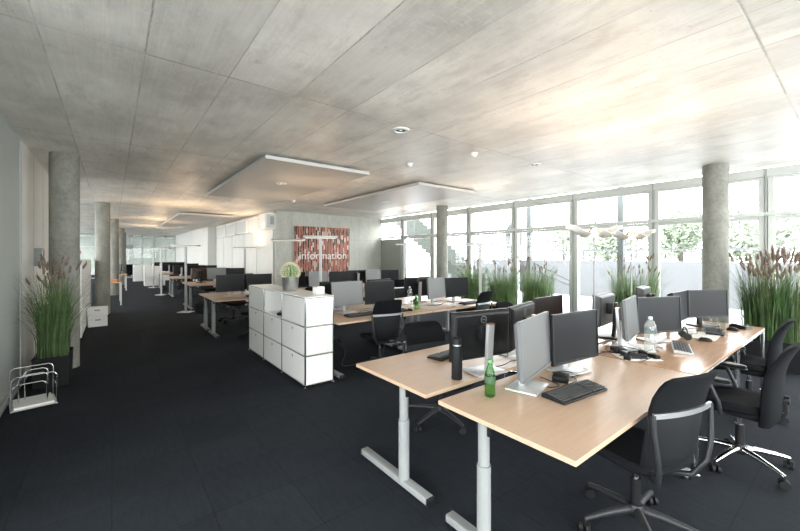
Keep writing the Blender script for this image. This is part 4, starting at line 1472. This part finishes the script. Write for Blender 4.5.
# crates at the foot of the second column
def make_crate():
    t = thing('white_crate', 'x', 'crate')
    b = MB()
    for c, s in (((0, 0, .01), (.34, .26, .02)), ((-.165, 0, .11), (.012, .26, .2)), ((.165, 0, .11), (.012, .26, .2)), ((0, -.125, .11), (.34, .012, .2)), ((0, .125, .11), (.34, .012, .2))):
        b.box(c, s)
    b.build('box', M['white_plastic'], t, smooth=False, bevel=.004)
    MB().box((0, -.132, .15), (.10, .006, .03)).build('grip', M['grey_frame'], t, smooth=False)
    return t
cr = Proto(make_crate)
cr.put((-.26, 10.75, 0), .1, 'white plastic crate on the carpet in front of the second column')
cr.put((-.25, 10.76, .215), -.1, 'white plastic crate stacked upon another at the second column')
t = tag(MB().lathe([(0, 0), (.05, 0), (.06, .06), (.045, .1), (0, .12)], seg=12).build('green_pouch', M['cap_green']), 'green pouch lying in the upper white crate', 'pouch')
t.location = (-.26, 10.76, .24)

# high side tables on the corridor beside the columns
def make_side_table():
    t = thing('side_table', 'x', 'table')
    MB().box((0, 0, .725), (.55, 1.5, .03), bev=.002).build('tabletop', M['walnut'], t, smooth=False)
    for sx in (-1, 1):
        for sy in (-1, 1):
            MB().box((sx * .245, sy * .7, .355), (.045, .045, .71)).build('leg', M['pale_metal'], t, smooth=False)
    return t
st_ = Proto(make_side_table)
st_.put((-.02, 15.4, 0), 0, 'wooden side table on the corridor, just beyond the crates column')
st_.put((.26, 21.4, 0), 0, 'wooden side table on the corridor, farther down by the dark screen')
mon(dark, .2, 21.6, -60, 'dark screen on the farther corridor side table')
o = MB().box((0, 0, .03), (.3, .4, .06), bev=.005).build('wooden_tray', M['orange'], smooth=False)
o.location = (-.02, 15.3, TD); tag(o, 'orange-brown wooden tray on the nearer corridor side table', 'tray')

# bag at the end of the first far row
t = thing('shoulder_bag', 'black bag standing on the carpet beside a corridor floor lamp', 'bag', (1.98, 11.3, 0), R(-20))
MB().rings([sq_ring(0, 0, z, hx, hy, 24, 3.2) for z, hx, hy in ((0, .16, .10), (.02, .19, .12), (.15, .20, .125), (.27, .185, .10), (.31, .15, .05))]).build('body', M['bag'], t)
MB().tube([(-.1, 0, .30), (-.08, .0, .38), (0, 0, .42), (.08, 0, .38), (.1, 0, .30)], .012, 8).build('strap', M['bag'], t)

# white cabinets toward the far glass wall
def make_low_cab(w, d, h):
    def mk():
        t = thing('white_locker', 'x', 'cabinet')
        MB().box((0, 0, h / 2 + .02), (w, d, h), bev=.005).build('carcass', M['white_lam'], t, smooth=False)
        for k in (-1, 1):
            MB().box((k * w / 4, -d / 2 - .005, h / 2 + .02), (w / 2 - .02, .012, h - .04)).build('door', M['white_lam'], t, smooth=False)
        MB().box((0, 0, .01), (w - .04, d - .04, .02)).build('plinth', M['grey_frame'], t, smooth=False)
        return t
    return mk
lc = Proto(make_low_cab(.9, .45, 1.0))
lc.put((1.75, 23.0, 0), 0, 'white low cabinet across the corridor, nearest of the far three')
lc.put((1.45, 27.4, 0), 0, 'white low cabinet across the corridor, middle of the far three')
lc.put((2.4, 27.4, 0), 0, 'white low cabinet nearest the glazed end wall, beside the middle one')
t = thing('hanging_sign', 'small dark sign hanging at the glazed end wall', 'sign', (.95, 31.7, 2.05), 0)
MB().box((0, 0, .14), (.42, .03, .28), bev=.004).build('panel', M['grey_frame'], t)
MB().box((0, 0, .62), (.02, .02, .72)).build('hanger', M['grey_frame'], t, smooth=False)
def make_bench():
    t = thing('lounge_chair', 'x', 'seat')
    MB().box((0, 0, .38), (.9, .8, .22), bev=.04).build('seat', M['fabric'], t)
    MB().box((0, .36, .65), (.9, .2, .62), bev=.05).build('backrest', M['fabric'], t)
    for sx in (-1, 1):
        for sy in (-1, 1):
            MB().cyl((sx * .4, sy * .34, 0), (sx * .4, sy * .34, .28), .02, seg=10).build('leg', M['chrome'], t)
    return t
pb = Proto(make_bench)
pb.put((1.0, 30.8, 0), R(10), 'dark lounge seat just before the glazed end wall')
pb.put((2.5, 30.2, 0), R(-10), 'dark lounge seat behind the white low cabinets')

# ------------------------------------------------------------------ outside: terrace, stair, rails, trees
struct(MB().box((24, 8, -.2), (31.2, 60, .2)).build('exterior_ground', M['ext_ground'], smooth=False), 'pale paved terrace outside')
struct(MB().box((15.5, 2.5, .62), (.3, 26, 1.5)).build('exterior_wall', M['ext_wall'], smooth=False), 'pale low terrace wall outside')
struct(MB().box((2, 60, -.25), (60, 40, .2)).build('exterior_yard', M['ext_ground'], smooth=False), 'pale yard beyond the far glazing')
struct(MB().box((-15, 14, -.25), (22, 60, .2)).build('exterior_lawn', M['ext_ground'], smooth=False), 'pale yard beside the side windows')

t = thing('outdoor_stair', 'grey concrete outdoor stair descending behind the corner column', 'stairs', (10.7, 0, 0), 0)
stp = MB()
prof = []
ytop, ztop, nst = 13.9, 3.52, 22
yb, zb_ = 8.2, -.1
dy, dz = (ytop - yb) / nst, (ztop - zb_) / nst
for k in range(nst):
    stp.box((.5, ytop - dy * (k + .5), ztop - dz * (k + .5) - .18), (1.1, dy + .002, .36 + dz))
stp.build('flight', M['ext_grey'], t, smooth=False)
for sx in (-.05, 1.05):
    rl = MB().tube([(sx, ytop, ztop + .9), (sx, yb, zb_ + .95)], .022, 8)
    rl.build('handrail', M['ext_steel'], t)
for k in range(5):
    y = ytop - (ytop - yb) * (k + .2) / 5
    z = ztop - (ztop - zb_) * (k + .2) / 5
    MB().cyl((-.05, y, z - .1), (-.05, y, z + .93), .018, seg=8).build('rail_post', M['ext_steel'], t)
t = thing('outdoor_ramp_rail', 'thin slanting steel railing outside the terrace windows', 'railing', (9.8, 0, 0), 0)
for dzz, nm in ((0, 'top_rail'), (-.45, 'lower_rail')):
    MB().tube([(0, 9.9, 3.0 + dzz), (0, 5.0, .55 + dzz * .3 + .35)], .018, 8).build(nm, M['ext_steel'], t)
for y in (5.0, 6.6, 8.2, 9.9):
    z = .9 + (y - 5.0) / 4.9 * 2.1
    MB().cyl((0, y, -.1), (0, y, z), .02, seg=8).build('post', M['ext_steel'], t)
t = thing('outdoor_railing', 'long horizontal steel railing on top of the terrace wall', 'railing', (15.5, 0, 1.37), 0)
MB().box((0, 2.5, .42), (.06, 26, .06)).build('top_rail', M['ext_steel'], t, smooth=False)
for k in range(14):
    MB().box((0, -10.3 + k * 1.96, .2), (.05, .05, .40)).build('post', M['ext_steel'], t, smooth=False)
def make_post():
    p = MB().box((0, 0, 1.8), (.13, .13, 3.6)).build('steel_post', M['ext_steel'], smooth=False)
    return tag(p, 'x', 'post')
po = Proto(make_post)
for y, l in ((3.65, 'square steel post outside between the two wing lamps'), (6.1, 'square steel post outside above the window row grasses'), (6.55, 'slimmer-looking square steel post outside, next in the window row'), (8.4, 'square steel post outside beyond the corner column')):
    po.put((9.6, y, -.1), 0, l)
t = thing('round_sculpture', 'round grey ring standing outside beyond the stair', 'ring', (15.0, 10.4, 1.55), R(60))
tb = MB()
rs = []
for k in range(36):
    a = 2 * PI * k / 36
    rs.append([((.62 + .16 * math.cos(b)) * math.cos(a), .14 * math.sin(b), .85 + (.62 + .16 * math.cos(b)) * math.sin(a)) for b in [2 * PI * q / 10 for q in range(10)]])
rs.append(rs[0])
tb.rings(rs, cap=False).build('ring', M['ext_grey'], t)
MB().box((0, 0, -.78), (.5, .4, 1.75)).build('plinth', M['ext_wall'], t, smooth=False)

def make_tree(seed, h, r):
    def mk():
        q = random.Random(seed)
        t = thing('outdoor_tree', 'x', 'tree')
        MB().tube([(0, 0, 0), (.1, 0, h * .3), (0, .1, h * .6)], [.16, .12, .07], 10).build('trunk', M['tree_bark'], t)
        lv = MB()
        for k in range(2600):
            a, b = q.uniform(0, 2 * PI), q.uniform(-1, 1)
            rr = r * q.random() ** .4 * (1 + .25 * math.sin(3 * a + seed))
            c = Vector((rr * math.cos(a) * math.sqrt(1 - b * b), rr * math.sin(a) * math.sqrt(1 - b * b), h * .66 + rr * b * .8))
            u = Vector((q.gauss(0, 1), q.gauss(0, 1), q.gauss(0, 1))).normalized()
            v = u.cross(Vector((q.gauss(0, 1), q.gauss(0, 1), q.gauss(0, 1)))).normalized()
            s = q.uniform(.07, .15)
            lv.face([c + u * s, c + v * s * .5, c - u * s, c - v * s * .5])
        lv.build('crown', M['tree_leaf'], t, smooth=False)
        return t
    return mk
tr1 = Proto(make_tree(1, 4.2, 1.5))
tr2 = Proto(make_tree(2, 3.6, 1.45))
for p, x, y, l in ((tr1, 22, 11.5, 'pale tree outside beside the round ring'), (tr2, 20, 8.2, 'pale tree outside above the window row grasses'), (tr1, 21, 5.4, 'pale tree outside between row grasses and wing lamps'),
                   (tr2, 19.5, 2.6, 'pale tree outside behind the wing lamps'), (tr1, 20, .2, 'pale tree outside next to the thick round column'), (tr2, 18.5, -2.6, 'pale tree outside above the tall dark grass'), (tr1, 19, -5.4, 'pale tree outside at the edge of the view')):
    p.put((x, y, -.1), x * y, l, 'trees beyond the terrace')

# ------------------------------------------------------------------ world and light
w = bpy.data.worlds.new('overcast_sky')
S.world = w
w.use_nodes = True
nt = w.node_tree
bg = nt.nodes['Background']
tc = N(nt, 'ShaderNodeTexCoord')
sp_ = N(nt, 'ShaderNodeSeparateXYZ')
nt.links.new(tc.outputs['Generated'], sp_.inputs[0])
colr = ramp(nt, sp_.outputs[2], [(.0, (.93, .97, .96, 1)), (.5, (.94, .97, 1.0, 1))])
nt.links.new(colr, bg.inputs['Color'])
bg.inputs['Strength'].default_value = 7.5

def portal(loc, rot, sx, sy):
    l = bpy.data.lights.new('window_portal', 'AREA')
    l.shape = 'RECTANGLE'
    l.size, l.size_y = sx, sy
    l.cycles.is_portal = True
    o = bpy.data.objects.new('window_portal', l)
    C.objects.link(o)
    o.location = loc
    o.rotation_euler = rot
portal((XW + .1, 3.9, 1.5), (0, PI / 2, 0), 3.0, 15.6)
portal((3.7, -4.6, 1.5), (PI / 2, 0, 0), 9.2, 3.0)
portal((-1.15, -.77, 1.5), (0, -PI / 2, 0), 3.0, 7.5)
portal((-3.35, 20.4, 1.95), (0, -PI / 2, 0), 2.0, 22.6)

S.view_settings.view_transform = 'Standard'
S.view_settings.look = 'None'
S.view_settings.gamma = 1
S.view_settings.exposure = .82
cy = S.cycles
cy.max_bounces = 8
cy.diffuse_bounces = 5
cy.glossy_bounces = 4
cy.transmission_bounces = 6
cy.transparent_max_bounces = 16
cy.caustics_reflective = False
cy.caustics_refractive = False
cy.sample_clamp_indirect = 6
cy.use_denoising = True
